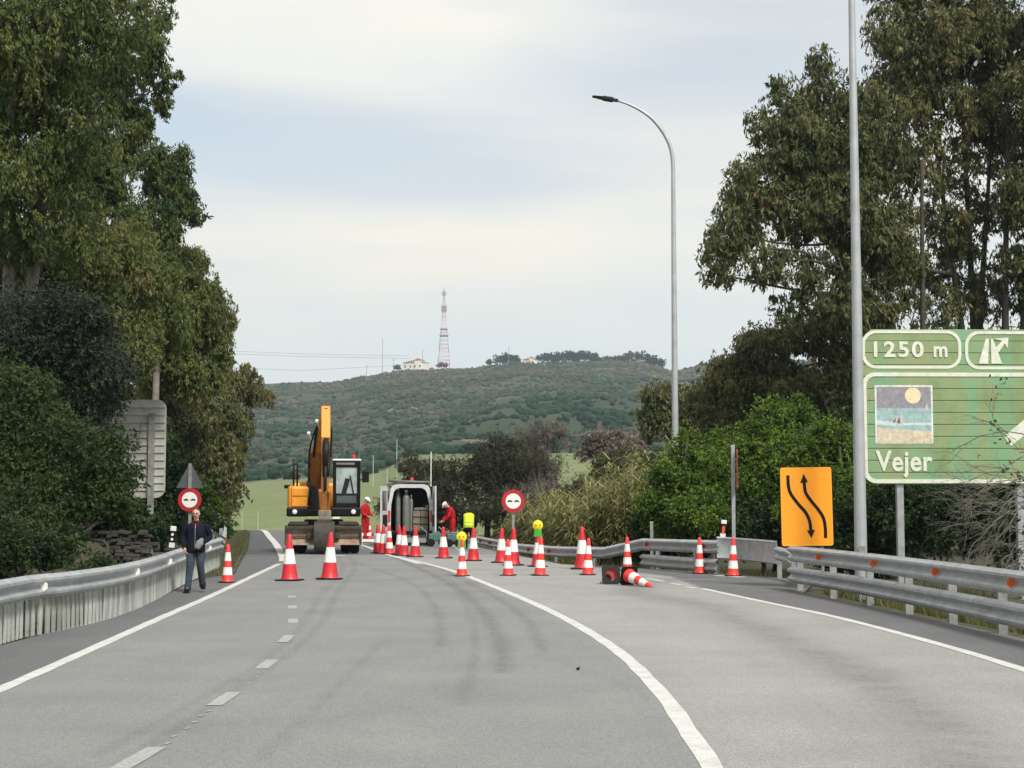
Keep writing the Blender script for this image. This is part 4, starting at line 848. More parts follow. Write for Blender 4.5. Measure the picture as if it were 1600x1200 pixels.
# ------------------------------------------------------------------ signs
def text(s_, size, parent, m, x, z, y=-.012, align='LEFT', off=.0, sx=1.0, depth=.002, space=1.0):
    cu = bpy.data.curves.new('lettering', 'FONT'); cu.body = s_; cu.size = size; cu.extrude = depth; cu.offset = off; cu.align_x = align; cu.space_character = space
    ob = bpy.data.objects.new('tmp', cu); COL.objects.link(ob); dg = bpy.context.evaluated_depsgraph_get(); me = bpy.data.meshes.new_from_object(ob.evaluated_get(dg)); bpy.data.objects.remove(ob)
    o = link_mesh('lettering', me, m, parent); o.rotation_euler = (math.radians(90), 0, 0); o.location = (x, y, z); o.scale = (sx, 1, 1); return o
Rx = Matrix.Rotation(math.radians(90), 3, 'X')
def car_glyph(mb, cx, cz, s_, y0, y1):
    mb.prism([(cx + a * s_, cz + b * s_) for a, b in ((-1, -.25), (-1, .1), (-.65, .18), (-.35, .42), (.35, .42), (.65, .18), (1, .1), (1, -.25), (.7, -.25), (.62, -.42), (.42, -.42), (.36, -.25), (-.36, -.25), (-.42, -.42), (-.62, -.42), (-.7, -.25))], y0, y1)
def overtaking(px, py, D, rpx, label, tri=None, postpy=None):
    c = P(px, py, D); s_ = D / F; r = rpx * s_; g = float(Zt(c.x, D)); root = empty('road_sign', (c.x, D, g), 0, label, 'road sign', 'round no overtaking signs'); zc = c.z - g
    mb = MB(); mb.lathe([(r, 0), (r, .02)], 40, M=Rx, c=(0, 0, zc)); mb.build('disc', M['signred'], root, smooth=True)
    mb = MB(); mb.lathe([(r * .66, 0), (r * .66, .004)], 36, M=Rx, c=(0, -.021, zc)); mb.build('disc_face', M['reflwhite'], root)
    for e, mm in ((-1, 'signred' if 0 else 'black'), (1, 'black')):
        mb = MB(); car_glyph(mb, e * r * .30, zc, r * .21, -.03, -.026); mb.build('car_symbol', M[mm], root)
    H = zc + (r if tri is None else r + tri * s_ * .95)
    mb = MB(); mb.box((0, .06, H / 2 - .2), (.08, .05, H + .4)); mb.build('post', M['galv_old'], root)
    if tri:
        w_ = 21.5 * s_; z0 = zc + r * 1.02; mb = MB(); mb.prism([(-w_, z0), (w_, z0), (w_ * .08, z0 + tri * s_), (-w_ * .08, z0 + tri * s_)], .0, .02); mb.build('triangle_back', M['signdark'], root)
        mb = MB(); mb.box((0, -.02, z0 + tri * s_ * .5), (.09, .03, tri * s_ * 1.05)); mb.build('back_bracket', M['galv_old'], root)
    return root
overtaking(296.5, 781, 44, 18.2, 'round red rimmed sign above the walking man with a grey triangle above it', 37)
overtaking(802, 783, 47.5, 18, 'round red rimmed sign standing in front of the reeds')
# grey sign back, left
D = 47; s_ = D / F; c = P(120, 778, D); g = float(Zt(X(190, D), D)); root = empty('sign_back', (c.x, D, g), math.radians(-3), 'back of a large slatted grey direction sign between the left trees', 'sign'); z0 = c.z - g; Wd = (257 - 118) * s_; Ht = (778 - 625) * s_
mb = MB(); mb.prism(rrect(0, z0, Wd, z0 + Ht, .28), 0, .03); mb.build('panel', M['signgrey'], root)
mb = MB()
for k in range(1, 13): zk = z0 + Ht * k / 13; mb.box((Wd / 2, -.018, zk), (Wd - .06, .035, .03))
mb.build('panel_ribs', M['signgrey'], root)
for px_ in (163, 238):
    xx_ = (px_ - 120) * s_; mb = MB(); mb.box((xx_, -.10, (z0 + Ht * .86) / 2 - .3), (.16, .12, z0 + Ht * .86 + .6)); mb.build('post', M['galv_old'], root)
mb = MB(); mb.beam(((205 - 120) * s_, -.05, z0 + .6), ((222 - 120) * s_, -.05, z0 + Ht * .78), .03, .03); mb.build('loose_strap', M['galv_old'], root)
# small sign backs
for px_, py_, w_, h_, D_, lb in ((339, 805, 11, 48, 62, 'narrow grey sign back on a post left of the dry verge'), (350, 800, 9, 34, 70, 'smaller grey sign back beside the narrow one')):
    c = P(px_, py_, D_); s_ = D_ / F; g = float(Zt(c.x, D_)); root = empty('road_sign', (c.x, D_, g), 0, lb, 'road sign')
    mb = MB(); mb.prism(rrect(-w_ / 2 * s_, c.z - g - h_ / 2 * s_, w_ / 2 * s_, c.z - g + h_ / 2 * s_, .05), 0, .02); mb.build('panel', M['signgrey'], root)
    mb = MB(); mb.box((0, -.05, (c.z - g + h_ / 2 * s_) / 2 - .1), (.07, .05, c.z - g + h_ / 2 * s_ + .2)); mb.build('post', M['galv'], root)
# delineator posts
def delineator(px, py, D, h, label, tilt=0.0, orange=False):
    c = P(px, py, D); root = empty('delineator_post', c, 0, label, 'marker post', 'black and white marker posts'); root.rotation_euler = (0, tilt, 0)
    mb = MB(); mb.box((0, 0, h * .5), (.13, .05, h)); mb.build('post_body', M['white'], root, bevel=.01)
    mb = MB(); mb.box((0, -.001, h * .52), (.136, .056, h * .54), (0, 0, 0)); mb.build('black_band', M['black'], root)
    for e in ((.40, .62) if not orange else (.45,)):
        mb = MB(); mb.lathe([(.032, 0), (.032, .006)], 14, M=Rx, c=(0, -.03, h * e)) if not orange else mb.box((0, -.031, h * e), (.06, .008, h * .4)); mb.build('reflector', M['orangelens' if orange else 'reflwhite'], root)
delineator(268, 856, 36.5, .50, 'black and white marker post behind the left rail beside the man', .08)
delineator(322, 838, 56, .62, 'black and white marker post just right of the man, behind the rail', -.35)
delineator(339, 842, 60, .62, 'black and white marker post between the two parting rails', .1)
delineator(357, 832, 70, .75, 'slanted black and white marker post at the dry verge', .25)
delineator(1129, 840, 37.6, .42, 'white topped marker post with an orange reflector above the curved rail end', .1, True)
# big green sign
D = 33.5; k_ = 1 / (F / D) ; c = P(1349, 757, D); g = float(Zt(c.x + 1, D)); root = empty('direction_sign', (c.x, D, g), math.radians(1.2), 'large faded green direction sign reading 1250 m and Vejer on the right', 'sign')
def sx_(px): return (px - 1349) * k_
def sz_(py): return P(1400, py, D).z - g
t = NT('faded_green_sign'); n1 = t.noise(1.1, 5, .6); n2 = t.noise(1, 5, .6, t.coord((1.5, 1, .28))); n3 = t.noise(9, 6, .7)
c_ = t.ramp(n1, [(.3, (.165, .235, .09)), (.5, (.24, .325, .15)), (.7, (.29, .32, .15))])
c_ = t.mix(t.ramp(n2, [(.48, (0, 0, 0)), (.66, (.8, .8, .8))]), c_, (.12, .40, .24))
c_ = t.mix(t.ramp(t.noise(2.0, 5, .7), [(.52, (0, 0, 0)), (.72, (.6, .6, .6))]), c_, (.27, .245, .10))
c_ = t.mix(t.ramp(n3, [(.6, (0, 0, 0)), (.78, (.5, .5, .5))]), c_, (.16, .14, .07))
t.l(c_, t.b.inputs['Base Color']); t.b.inputs['Roughness'].default_value = .55; M['signgreen'] = t.m
M['signcream'] = mat('sign_cream', (.70, .72, .60), .5, 0, .10, 4, dirt=.18)
W_ = sx_(1349 + 420); zb, zt = sz_(757), sz_(514)
mb = MB(); Nsl = 13
for i in range(Nsl):
    a, b_2 = zb + (zt - zb) * i / Nsl, zb + (zt - zb) * (i + 1) / Nsl
    if i in (0, Nsl - 1):
        pl = rrect(0, a + .008, W_, b_2, .12 if 1 else 0)
        rr = .22; pl = [(rr if i == 0 else 0, a + .006), (W_ - (rr if i == 0 else 0), a + .006), (W_, a + (rr if i == 0 else .006)), (W_, b_2 - (.0 if i == 0 else rr) - .006), (W_ - (0 if i == 0 else rr), b_2 - .006), ((0 if i == 0 else rr), b_2 - .006), (0, b_2 - (0 if i == 0 else rr) - .006), (0, a + (rr if i == 0 else .006))]
        pl = [p_ for j_, p_ in enumerate(pl) if j_ == 0 or p_ != pl[j_ - 1]]
    else: pl = [(0, a + .006), (W_, a + .006), (W_, b_2 - .006), (0, b_2 - .006)]
    mb.prism(pl, -.004 * (i % 2), .05)
mb.build('panel', M['signgreen'], root, bevel=.006)
mb = MB(); mb.prism(rrect(.05, zb + .05, W_ - .05, zt - .05, .2), .045, .055)
mb.build('panel_backing', M['signdark'], root)
def border(x0, z0_, x1, z1_, r, wd, name='border'):
    mb = MB(); ring(rrect(x0, z0_, x1, z1_, r), rrect(x0 + wd, z0_ + wd, x1 - wd, z1_ - wd, r - wd * .8), -.014, -.006, mb); return mb.build(name, M['signcream'], root)
border(sx_(1350), sz_(576), sx_(1507), sz_(516), .30, .065)
border(sx_(1513), sz_(577), sx_(1762), sz_(517), .30, .065)
border(sx_(1350), sz_(755), sx_(1766), sz_(582), .26, .085)
text('1250', .46, root, M['signcream'], sx_(1362), sz_(557), -.016, off=.012, sx=1.12, space=1.18); text('m', .46, root, M['signcream'], sx_(1462), sz_(557), -.016, off=.012, sx=.92)
text('Vejer', .60, root, M['signcream'], sx_(1370), sz_(735), -.016, off=.014, sx=.86, space=1.06)
# motorway exit symbol
mb = MB(); mb.prism([(sx_(1534), sz_(568)), (sx_(1549), sz_(568)), (sx_(1551), sz_(529)), (sx_(1546), sz_(529))], -.015, -.007); mb.prism([(sx_(1554), sz_(568)), (sx_(1571), sz_(568)), (sx_(1565), sz_(550)), (sx_(1557), sz_(529)), (sx_(1554), sz_(529))], -.0152, -.0072)
mb.prism([(sx_(1560), sz_(545)), (sx_(1566), sz_(550)), (sx_(1576), sz_(536)), (sx_(1580), sz_(544)), (sx_(1582), sz_(527)), (sx_(1558), sz_(529)), (sx_(1572), sz_(532))], -.0154, -.0074); mb.build('exit_symbol', M['signcream'], root)
mb = MB(); mb.prism([(sx_(1571), sz_(682)), (sx_(1582), sz_(697)), (sx_(1640), sz_(652)), (sx_(1655), sz_(668)), (sx_(1665), sz_(620)), (sx_(1612), sz_(622)), (sx_(1627), sz_(637))], -.0156, -.0076); mb.build('diagonal_arrow', M['signcream'], root)
# beach picture: plain generic scene of sea, sand, moon and parasol
pic = {'frame': (.75, .74, .68), 'sky': (.28, .27, .30), 'sea': (.32, .47, .46), 'sand': (.64, .55, .40), 'foam': (.58, .66, .66)}
for k2, v2 in pic.items(): M['pic_' + k2] = mat('picture_' + k2, v2, .6, 0, .22, 9, dirt=.2)
def rect(x0, y0, x1, y1, d0, nm, m_, par):
    mb = MB(); mb.prism([(sx_(x0), sz_(y1)), (sx_(x1), sz_(y1)), (sx_(x1), sz_(y0)), (sx_(x0), sz_(y0))], d0, -.004); return mb.build(nm, M[m_], par)
pn = rect(1369, 602, 1460, 693, -.012, 'picture_panel', 'pic_frame', root)
rect(1372, 604.5, 1457.5, 642, -.0145, 'painted_sky', 'pic_sky', pn); rect(1372, 638, 1457.5, 674, -.0155, 'painted_sea', 'pic_sea', pn)
mb = MB(); mb.prism([(sx_(1372), sz_(691)), (sx_(1457.5), sz_(691)), (sx_(1457.5), sz_(674)), (sx_(1430), sz_(672)), (sx_(1400), sz_(671)), (sx_(1372), sz_(667))], -.0170, -.004); mb.build('painted_sand', M['pic_sand'], pn)
mb = MB(); mb.prism([(sx_(1372), sz_(664)), (sx_(1400), sz_(665)), (sx_(1457.5), sz_(664)), (sx_(1457.5), sz_(660)), (sx_(1420), sz_(661)), (sx_(1372), sz_(657))], -.0165, -.004); mb.build('painted_foam', M['pic_foam'], pn)
mb = MB(); mb.lathe([(12.5 * k_, 0), (12.5 * k_, .0165)], 28, M=Rx, c=(sx_(1429), 0, sz_(618))); mb.build('painted_moon', mat('picture_moon', (.80, .66, .40), .6), pn)
mb = MB(); mb.prism([(sx_(1395), sz_(661)), (sx_(1402), sz_(651)), (sx_(1408), sz_(650)), (sx_(1413), sz_(655)), (sx_(1413), sz_(664)), (sx_(1404), sz_(661))], -.0185, -.004); mb.prism([(sx_(1395), sz_(681)), (sx_(1397), sz_(681)), (sx_(1403), sz_(663)), (sx_(1402), sz_(662))], -.0187, -.004); mb.build('painted_parasol', M['mastwhite'], pn)
mb = MB(); mb.prism([(sx_(1403), sz_(660)), (sx_(1407), sz_(651)), (sx_(1408.5), sz_(662))], -.0195, -.0186); mb.prism([(sx_(1396.5), sz_(659)), (sx_(1402), sz_(653)), (sx_(1400), sz_(660))], -.0195, -.0186); mb.build('parasol_stripe', M['signdark'], pn)
for x_, h_, w2 in ((1450, 13, 8), (1405, 7, 3)):
    mb = MB(); mb.prism([(sx_(x_ - w2 / 2), sz_(642)), (sx_(x_ + w2 / 2), sz_(642)), (sx_(x_ + 1), sz_(642 - h_))], -.0175, -.004); mb.build('painted_sail', M['mastwhite'], pn)
for px_ in (1408, 1597, 1730):
    mb = MB(); mb.box((sx_(px_), .13, (zt) / 2 - .3), (.14, .14, zt + .4)); mb.build('post', M['galv'], root)
# orange works sign
D = 31.3; c = P(1263, 853, D); s_ = D / F; g = float(Zt(c.x, D)); root = empty('works_sign', (c.x, D, g), 0, 'orange works sign with two black curving lane arrows', 'road sign'); root.rotation_euler = (0, math.radians(-.8), 0); z0 = c.z - g
w_, h_ = 80 * s_, 122 * s_
mb = MB(); mb.prism(rrect(-w_ / 2 - .012, z0 - .012, w_ / 2 + .02, z0 + h_ + .012, .05), 0, .04); mb.build('sign_edge', M['black'], root)
mb = MB(); mb.prism(rrect(-w_ / 2, z0, w_ / 2, z0 + h_, .045), -.005, -.001); mb.build('sign_face', M['orange'], root)
M['orangelight'] = mat('orange_border', (.98, .44, .04), .4, 0, .04, 3)
mb = MB(); ring(rrect(-w_ / 2 + .008, z0 + .008, w_ / 2 - .008, z0 + h_ - .008, .04), rrect(-w_ / 2 + .02, z0 + .02, w_ / 2 - .02, z0 + h_ - .02, .03), -.008, -.004, mb); mb.build('sign_border', M['orangelight'], root)
def O(px, py): return Vector(((px - 1263) * s_, 0, z0 + (853 - py) * s_))
for pts_, head in (([(1235, 743), (1235.5, 760), (1239, 772), (1250, 788), (1261, 801), (1267, 815), (1268.5, 830)], ((1262.5, 829), (1275, 828), (1269, 841))), ([(1291, 841), (1291, 825), (1288.5, 810), (1281, 797), (1270, 783), (1262, 770), (1260, 754)], ((1254, 755), (1266, 754), (1259.5, 741)))):
    sp_ = spline([O(*p_) for p_ in pts_], .03); mb = MB(); hw = .031; vs = []
    for i, q in enumerate(sp_):
        d = (sp_[min(i + 1, len(sp_) - 1)] - sp_[max(i - 1, 0)]).normalized(); r = Vector((d.z, 0, -d.x)); vs += [q + r * hw + Vector((0, -.012, 0)), q - r * hw + Vector((0, -.012, 0)), q + r * hw + Vector((0, -.004, 0)), q - r * hw + Vector((0, -.004, 0))]
    n_ = len(sp_); mb.add(vs, [f for i in range(n_ - 1) for f in ((4 * i, 4 * i + 1, 4 * i + 5, 4 * i + 4), (4 * i, 4 * i + 4, 4 * i + 6, 4 * i + 2), (4 * i + 1, 4 * i + 3, 4 * i + 7, 4 * i + 5))])
    mb.prism([(O(*h2).x, O(*h2).z) for h2 in head], -.0125, -.0035); mb.build('arrow', M['black'], root)
for e in (-.3, .3):
    mb = MB(); mb.box((e, .06, z0 / 2 + .4), (.05, .04, z0 + 1.2)); mb.build('post', M['galv_old'], root)
# thin post with sign seen edge on
c = P(1145, 695, 38.5); g = float(Zt(c.x, 38.5)); root = empty('road_sign', (c.x, 38.5, g), 0, 'thin pale post with a rusty sign seen edge on, behind the curved rail end', 'road sign')
mb = MB(); mb.box((0, 0, (c.z - g) / 2 - .1), (.085, .06, c.z - g + .2)); mb.build('post', M['galv'], root)
mb = MB(); mb.prism(rrect(-.38, c.z - g - 1.1, .38, c.z - g - .12, .05), -.015, .015, M=Matrix.Translation((.11, .1, 0)) @ Matrix.Rotation(math.radians(83), 4, 'Z')); mb.build('sign_plate', [mat('rusty_red', (.22, .05, .035), .7, 0, .4, 6)], root)
c = P(1018, 815, 43); mb = MB(); h_ = c.z + .5; mb.box((0, 0, h_ / 2), (.09, .07, h_)); mb.box((0, 0, h_ - .03), (.10, .08, .03)); o = mb.build('marker_post', M['galv_old'], None, bevel=.008, loc=(c.x, 43, -.5)); tag(o, 'short grey post standing in front of the dark bush behind the low rail', 'post')
# lamp poles
def street_lamp(D, bx, label):
    root = empty('street_lamp', (bx, D, float(Zt(bx, D))), 0, label, 'street lamp', 'tall curved street lamps'); B = root.location
    st = 12.33; ctrl = [(0, 0, st), (-.02, 0, st + .40), (-.11, 0, st + .78), (-.33, 0, st + 1.20), (-.66, 0, st + 1.60), (-1.05, 0, st + 1.88), (-1.45, 0, st + 2.07), (-1.75, 0, st + 2.16)]
    pts_ = [Vector((0, 0, z)) for z in (-.3, 0, 2, 4, 6, 8, 10, 11)] + spline(ctrl, .15); rr = []
    for p in pts_: rr.append(.125 - .0052 * max(p.z, 0) if p.z < st and p.x > -.001 else max(.063 - .016 * abs(p.x), .034))
    mb = MB(); mb.tube(pts_, rr, 20); mb.build('pole', M['pole'], root, smooth='all', recalc=False)
    mb = MB(); tip = Vector(ctrl[-1]); d = Vector((-1, 0, .17)).normalized(); mb.beam(tip - d * .05, tip + d * .18, .11, .09); mb.beam(tip + d * .10, tip + d * .42, .30, .10, w2=.34, h2=.09); mb.beam(tip + d * .42, tip + d * .76, .34, .05, w2=.22, h2=.025); mb.build('lamp_head', M['dark'], root, bevel=.012)
    mb = MB(); mb.box((-.13 * 0, -.128, 1.0), (.12, .012, .32)); mb.build('access_door', M['galv_old'], root)
    mb = MB(); mb.box((0, 0, .0), (.42, .42, .03)); mb.build('base_plate', M['galv_old'], root)
street_lamp(30, P(1345, 862, 30).x, 'nearest street lamp, its tall grey pole cut off at the top, beside the green sign')
street_lamp(48, P(1055, 684, 48).x, 'farther street lamp with its whole curved arm against the sky')
# stone wall and rock on the left bank
rnd = random.Random(9); mb = MB()
for lv in range(13):
    px_ = 62.0
    while px_ < 234:
        wpx = rnd.uniform(5, 15); D_ = 35.2 + rnd.uniform(-.12, .12) + lv * .03; z_ = .0 + lv * .085 + rnd.uniform(-.015, .015)
        if z_ < np.interp(px_, [62, 80, 110, 160, 234], [.55, .9, 1.1, 1.2, 1.0]) + rnd.uniform(-.1, .05): mb.box((X(px_ + wpx / 2, D_), D_, z_), (wpx * D_ / F * 1.02, .4, rnd.uniform(.06, .09)), (rnd.uniform(-.06, .06), rnd.uniform(-.05, .05), rnd.uniform(-.15, .15)), taper=rnd.uniform(.9, 1))
        px_ += wpx
o = mb.build('stone_wall', M['stone'], None, bevel=.012); tag(o, 'low wall of dark layered stones on the bank behind the left rail', 'stone wall')
def rock(px0, px1, D_, h, seed, label):
    bm = bmesh.new(); bmesh.ops.create_cube(bm, size=1); bmesh.ops.subdivide_edges(bm, edges=bm.edges[:], cuts=14, use_grid_fill=True); x0_, x1_ = X(px0, D_), X(px1, D_)
    from mathutils import noise
    for v in bm.verts:
        p_ = v.co.copy(); sp = p_.normalized() * .62; p_ = p_.lerp(sp, .35); q = Vector((x0_ + (p_.x + .5) * (x1_ - x0_), D_ + .6 + p_.y * 1.3, h * .5 + p_.z * h * 1.15))
        n_ = noise.noise_vector(q * 1.1 + Vector((seed, 0, 0))) * .2 + noise.noise_vector(q * 3.0) * .12; v.co = q + n_ + Vector((0, .25 * (q.z / h), 0))
    me = bpy.data.meshes.new('rock'); bm.to_mesh(me); bm.free(); o = link_mesh('rock', me, M['stone'], None, True); tag(o, label, 'rock', 'rocks on the left bank')
rock(20, 84, 35.0, .75, 9.0, 'low rock at the near end of the layered stone wall')
# ------------------------------------------------------------------ excavator
def excavator():
    s_ = 53.0 / F; xc = X(503.5, 53.0); root = empty('excavator', (xc, 53.5, 0), math.radians(6.5), 'yellow wheeled excavator facing the camera with its bucket lowered', 'excavator')
    bx = lambda nm, m_, lst, bv=.02: [q := MB()] and [([q.box(*a) for a in lst], q.build(nm, M[m_], root, bevel=bv))[1]][0]
    bx('chassis', 'mud', [((0, 0, .72), (1.0, 4.2, .42)), ((0, -1.5, .52), (1.5, .34, .34)), ((0, 1.4, .52), (1.5, .34, .34)), ((0, 0, 1.0), (1.3, 1.4, .2))])
    for x in (-.88, .88):
        for y in (-1.4, 1.4):
            w_ = MB(); My = Matrix.Rotation(math.radians(90), 3, 'Y'); w_.lathe([(.28, -.30), (.44, -.30), (.50, -.25), (.51, -.05), (.47, -.03), (.47, .03), (.51, .05), (.50, .25), (.44, .30), (.28, .30)], 36, M=My, c=(x, y, .51)); wo = w_.build('wheel', M['rubber'], root, smooth=True)
            r_ = MB(); r_.lathe([(.27, -.24), (.27, .24)], 24, M=My, c=(x, y, .51)); r_.lathe([(.1, -.28), (.1, .28)], 12, M=My, c=(x, y, .51)); r_.build('rim', M['yellow_shaded'], wo, smooth=True)
    # dozer blade
    b = MB(); n = 9; pr = []
    for i in range(n): t_ = i / (n - 1); pr.append((.10 * math.sin(math.pi * t_), .30 + .62 * t_))
    vs = [(x, -2.25 + y + dy, z) for x in (-1.22, 1.22) for dy in (0, .04) for y, z in pr]; q = lambda a, d, i: a * 2 * n + d * n + i
    fs = [f for i in range(n - 1) for f in ((q(0, 0, i), q(1, 0, i), q(1, 0, i + 1), q(0, 0, i + 1)), (q(0, 1, i), q(0, 1, i + 1), q(1, 1, i + 1), q(1, 1, i)), (q(0, 0, i), q(0, 0, i + 1), q(0, 1, i + 1), q(0, 1, i)), (q(1, 0, i), q(1, 1, i), q(1, 1, i + 1), q(1, 0, i + 1)))] + [(q(0, 0, 0), q(0, 1, 0), q(1, 1, 0), q(1, 0, 0)), (q(0, 0, n - 1), q(1, 0, n - 1), q(1, 1, n - 1), q(0, 1, n - 1))]
    b.add(vs, fs); b.build('dozer_blade', M['brown'], root, smooth=True)
    bx('blade_edge', 'mud', [((0, -2.26, .86), (2.46, .10, .09)), ((-1.22, -2.2, .62), (.05, .2, .64)), ((1.22, -2.2, .62), (.05, .2, .64)), ((0, -2.22, .58), (2.36, .05, .035))], .01)
    for e in (-1, 1): bx('blade_arm', 'mud', [((e * .45, -1.9, .6), (.16, .9, .2))]); bx('mudguard', 'mud', [((e * .8, -1.85, 1.0), (.6, .5, .12))])
    # upper works
    bx('upper_frame', 'black', [((0, .35, 1.34), (2.42, 3.5, .24)), ((-.86, -1.35, 1.36), (.72, .2, .30)), ((.72, -1.35, 1.36), (1.0, .2, .3))], .05)
    bx('engine_housing', 'yellow', [((-.82, .2, 1.83), (.76, 2.9, .78)), ((-.62, .9, 2.28), (.42, 1.8, .22)), ((0, 1.9, 1.9), (2.3, .9, .9))], .09)
    bx('housing_panel', 'yellow_shaded', [((-.76, -1.262, 1.55), (.56, .02, .03)), ((-.76, -1.262, 1.90), (.56, .02, .02)), ((-1.16, -1.262, 1.85), (.025, .02, .72)), ((-1.06, -1.262, 1.85), (.02, .02, .72))], 0)
    bx('counterweight', 'dark', [((0, 2.4, 1.7), (2.3, .5, .7))], .1)
    bx('boom_well', 'dark', [((-.28, -.35, 1.75), (.34, 1.9, .70)), ((-.38, -1.0, 1.9), (.16, .5, .7))], .03)
    for x in (-.95, .98):
        h = MB(); h.lathe([(.08, 0), (.075, .03), (.03, .045)], 16, M=Rx, c=(x, -1.46, 1.37)); h.build('headlight', M['reflwhite'], root, smooth=True)
    bx('number_plate', 'reflwhite', [((.42, -1.47, 1.17), (.24, .015, .06))], 0)
    t_ = MB()
    for x in (-1.02, -.90): t_.tube([(x, -.9, 2.15), (x, -.9, 2.88), (x, -.8, 2.98), (x, -.2, 2.98), (x, -.1, 2.2)], .022, 8)
    t_.tube([(-1.02, -.86, 2.95), (-.90, -.86, 2.95)], .02, 8); t_.tube([(-1.22, -1.0, 2.86), (-1.04, -.9, 2.93)], .018, 6); t_.build('handrail', M['black'], root, smooth='all')
    bx('mirror', 'black', [((-1.22, -1.0, 2.20), (.20, .06, .12)), ((-1.12, -1.0, 2.14), (.12, .03, .03))], .02)
    # cab
    x0, x1, z0, z1, y0, y1 = .30, 1.20, 1.42, 3.08, -1.30, .35
    cb = MB()
    for (x, y) in ((x0 + .05, y0 + .05), (x1 - .05, y0 + .05), (x0 + .05, y1 - .05), (x1 - .05, y1 - .05)): cb.box((x, y, (z0 + z1) / 2), (.11, .11, z1 - z0))
    cb.box(((x0 + x1) / 2, y0 + .04, z0 + .12), (x1 - x0, .09, .26)); cb.box(((x0 + x1) / 2, (y0 + y1) / 2, z0 + .05), (x1 - x0, y1 - y0, .12)); cb.box(((x0 + x1) / 2, y0 + .04, z1 - .12), (x1 - x0, .08, .22)); cb.box(((x0 + x1) / 2, y1 - .03, z0 + .6), (x1 - x0, .06, 1.0)); cb.box(((x0 + x1) / 2, y0 + .05, z0 + .52), (x1 - x0 - .1, .05, .06))
    cb.build('cab', M['black'], root, bevel=.02)
    bx('cab_roof', 'white', [(((x0 + x1) / 2, (y0 + y1) / 2, z1 + .01), (x1 - x0 + .06, y1 - y0 + .08, .07))], .03)
    bx('sun_visor', 'gasgrey', [(((x0 + x1) / 2 - .05, y0 - .01, z1 - .12), (.62, .03, .07))], .01)
    g_ = MB(); g_.box(((x0 + x1) / 2, y0 + .055, z0 + 1.02), (x1 - x0 - .2, .02, .92)); g_.build('windscreen', M['glass'], root)
    M['glassd'] = mat('dark_glass', (.05, .065, .065), .12, 0, .4, 5, spec=.8)
    g_ = MB(); g_.box(((x0 + x1) / 2, y0 + .055, z0 + .37), (x1 - x0 - .24, .02, .24)); g_.build('lower_window', M['glassd'], root)
    for x in (x0 + .01, x1 - .01): g_ = MB(); g_.box((x, (y0 + y1) / 2, z0 + .9), (.015, y1 - y0 - .24, 1.2)); g_.build('side_window', M['glass'], root)
    sh = MB(); sh.box((.72, y0 + .035, z0 + .80), (.16, .01, .52), (0, .25, 0)); sh.box((.92, y0 + .035, z0 + .85), (.05, .01, .6), (0, -.2, 0)); sh.build('wiper', M['dark'], root)
    bn = MB(); bn.lathe([(.07, 0), (.075, .03), (.065, .13), (.03, .16)], 16, c=(.98, -.9, z1 + .04)); bn.build('beacon', M['redlens'], root, smooth=True)
    mr = MB(); mr.tube([(x1, -1.25, 2.4), (x1 + .14, -1.42, 2.55), (x1 + .16, -1.42, 2.5)], .018, 6); mr.box((x1 + .17, -1.44, 2.52), (.23, .07, .36)); mr.build('mirror', M['black'], root, bevel=.02)
    an = MB(); an.tube([(x1 - .02, .2, z1), (x1 + .02, .2, z1 + .95)], .01, 5); an.build('antenna', M['gasgrey'], root)
    # boom: two segments, then stick coming down, then bucket
    b = MB(); b.beam((-.27, .1, 1.70), (-.29, -.9, 3.45), .38, .55, up=(0, 1, 0), w2=.38, h2=.5); b.build('boom', M['yellow_shaded'], root, bevel=.03)  # shaded underside of the boom is put in by the darker yellow
    b = MB(); b.beam((-.24, -.75, 3.30), (.03, -1.75, 4.64), .34, .42, up=(0, 1, 0), w2=.30, h2=.34); b.build('upper_boom', M['yellow'], root, bevel=.03)
    b = MB(); b.beam((.04, -1.80, 4.80), (.05, -2.16, 3.72), .30, .36, up=(0, 1, 0), w2=.30, h2=.40); b.build('stick', M['yellow'], root, bevel=.025)
    b = MB(); b.beam((.05, -2.17, 3.75), (.04, -2.40, 1.95), .30, .32, up=(0, 1, 0), w2=.24, h2=.22); b.build('stick_lower', M['yellow_shaded'], root, bevel=.02)
    b = MB(); b.box((.05, -1.97, 4.72), (.11, .08, .10)); b.box((-.28, -1.0, 3.60), (.10, .2, .14)); b.build('pivot', M['black'], root)
    c_ = MB(); c_.tube([(.07, -2.40, 3.75), (.06, -2.55, 2.9)], .085, 12); c_.tube([(.06, -2.55, 2.95), (.05, -2.62, 2.05)], .045, 10); c_.build('bucket_cylinder', M['dark'], root, smooth='all')
    for x, sgn in ((-.25, -1), (.22, 1)): c_ = MB(); c_.tube([(x - .10 * (sgn < 0), -1.15, 3.2), (x, -1.7, 4.15)], .045, 10); c_.build('stick_cylinder', M['black'], root, smooth='all')
    for x in (-.50, .02): c_ = MB(); c_.tube([(x, -1.2, 1.5), (x, -1.15, 2.4)], .075, 12); c_.tube([(x, -1.15, 2.35), (x, -.95, 3.0)], .042, 10); c_.build('boom_cylinder', M['dark'], root, smooth='all')
    h_ = MB(); rr = random.Random(2)
    for k in range(6):
        x = -.50 + .02 * k if k < 2 else .0 + .03 * (k - 2)
        h_.tube(spline([(x * .9, -.3, 1.6), (x, -.9, 2.5), (x, -1.2, 3.3), (x * .8, -1.5, 3.8), (x * .5, -1.8, 4.2)], .2), .020, 6)
    for k in range(5): h_.tube(spline([(.0 + .045 * k, -1.9, 4.3), (-.03 + .06 * k, -2.36, 3.6), (-.02 + .05 * k, -2.55, 3.0), (-.02 + .045 * k, -2.45, 2.5)], .2), .018, 6)
    h_.build('hydraulic_hoses', M['rubber'], root, smooth='all')
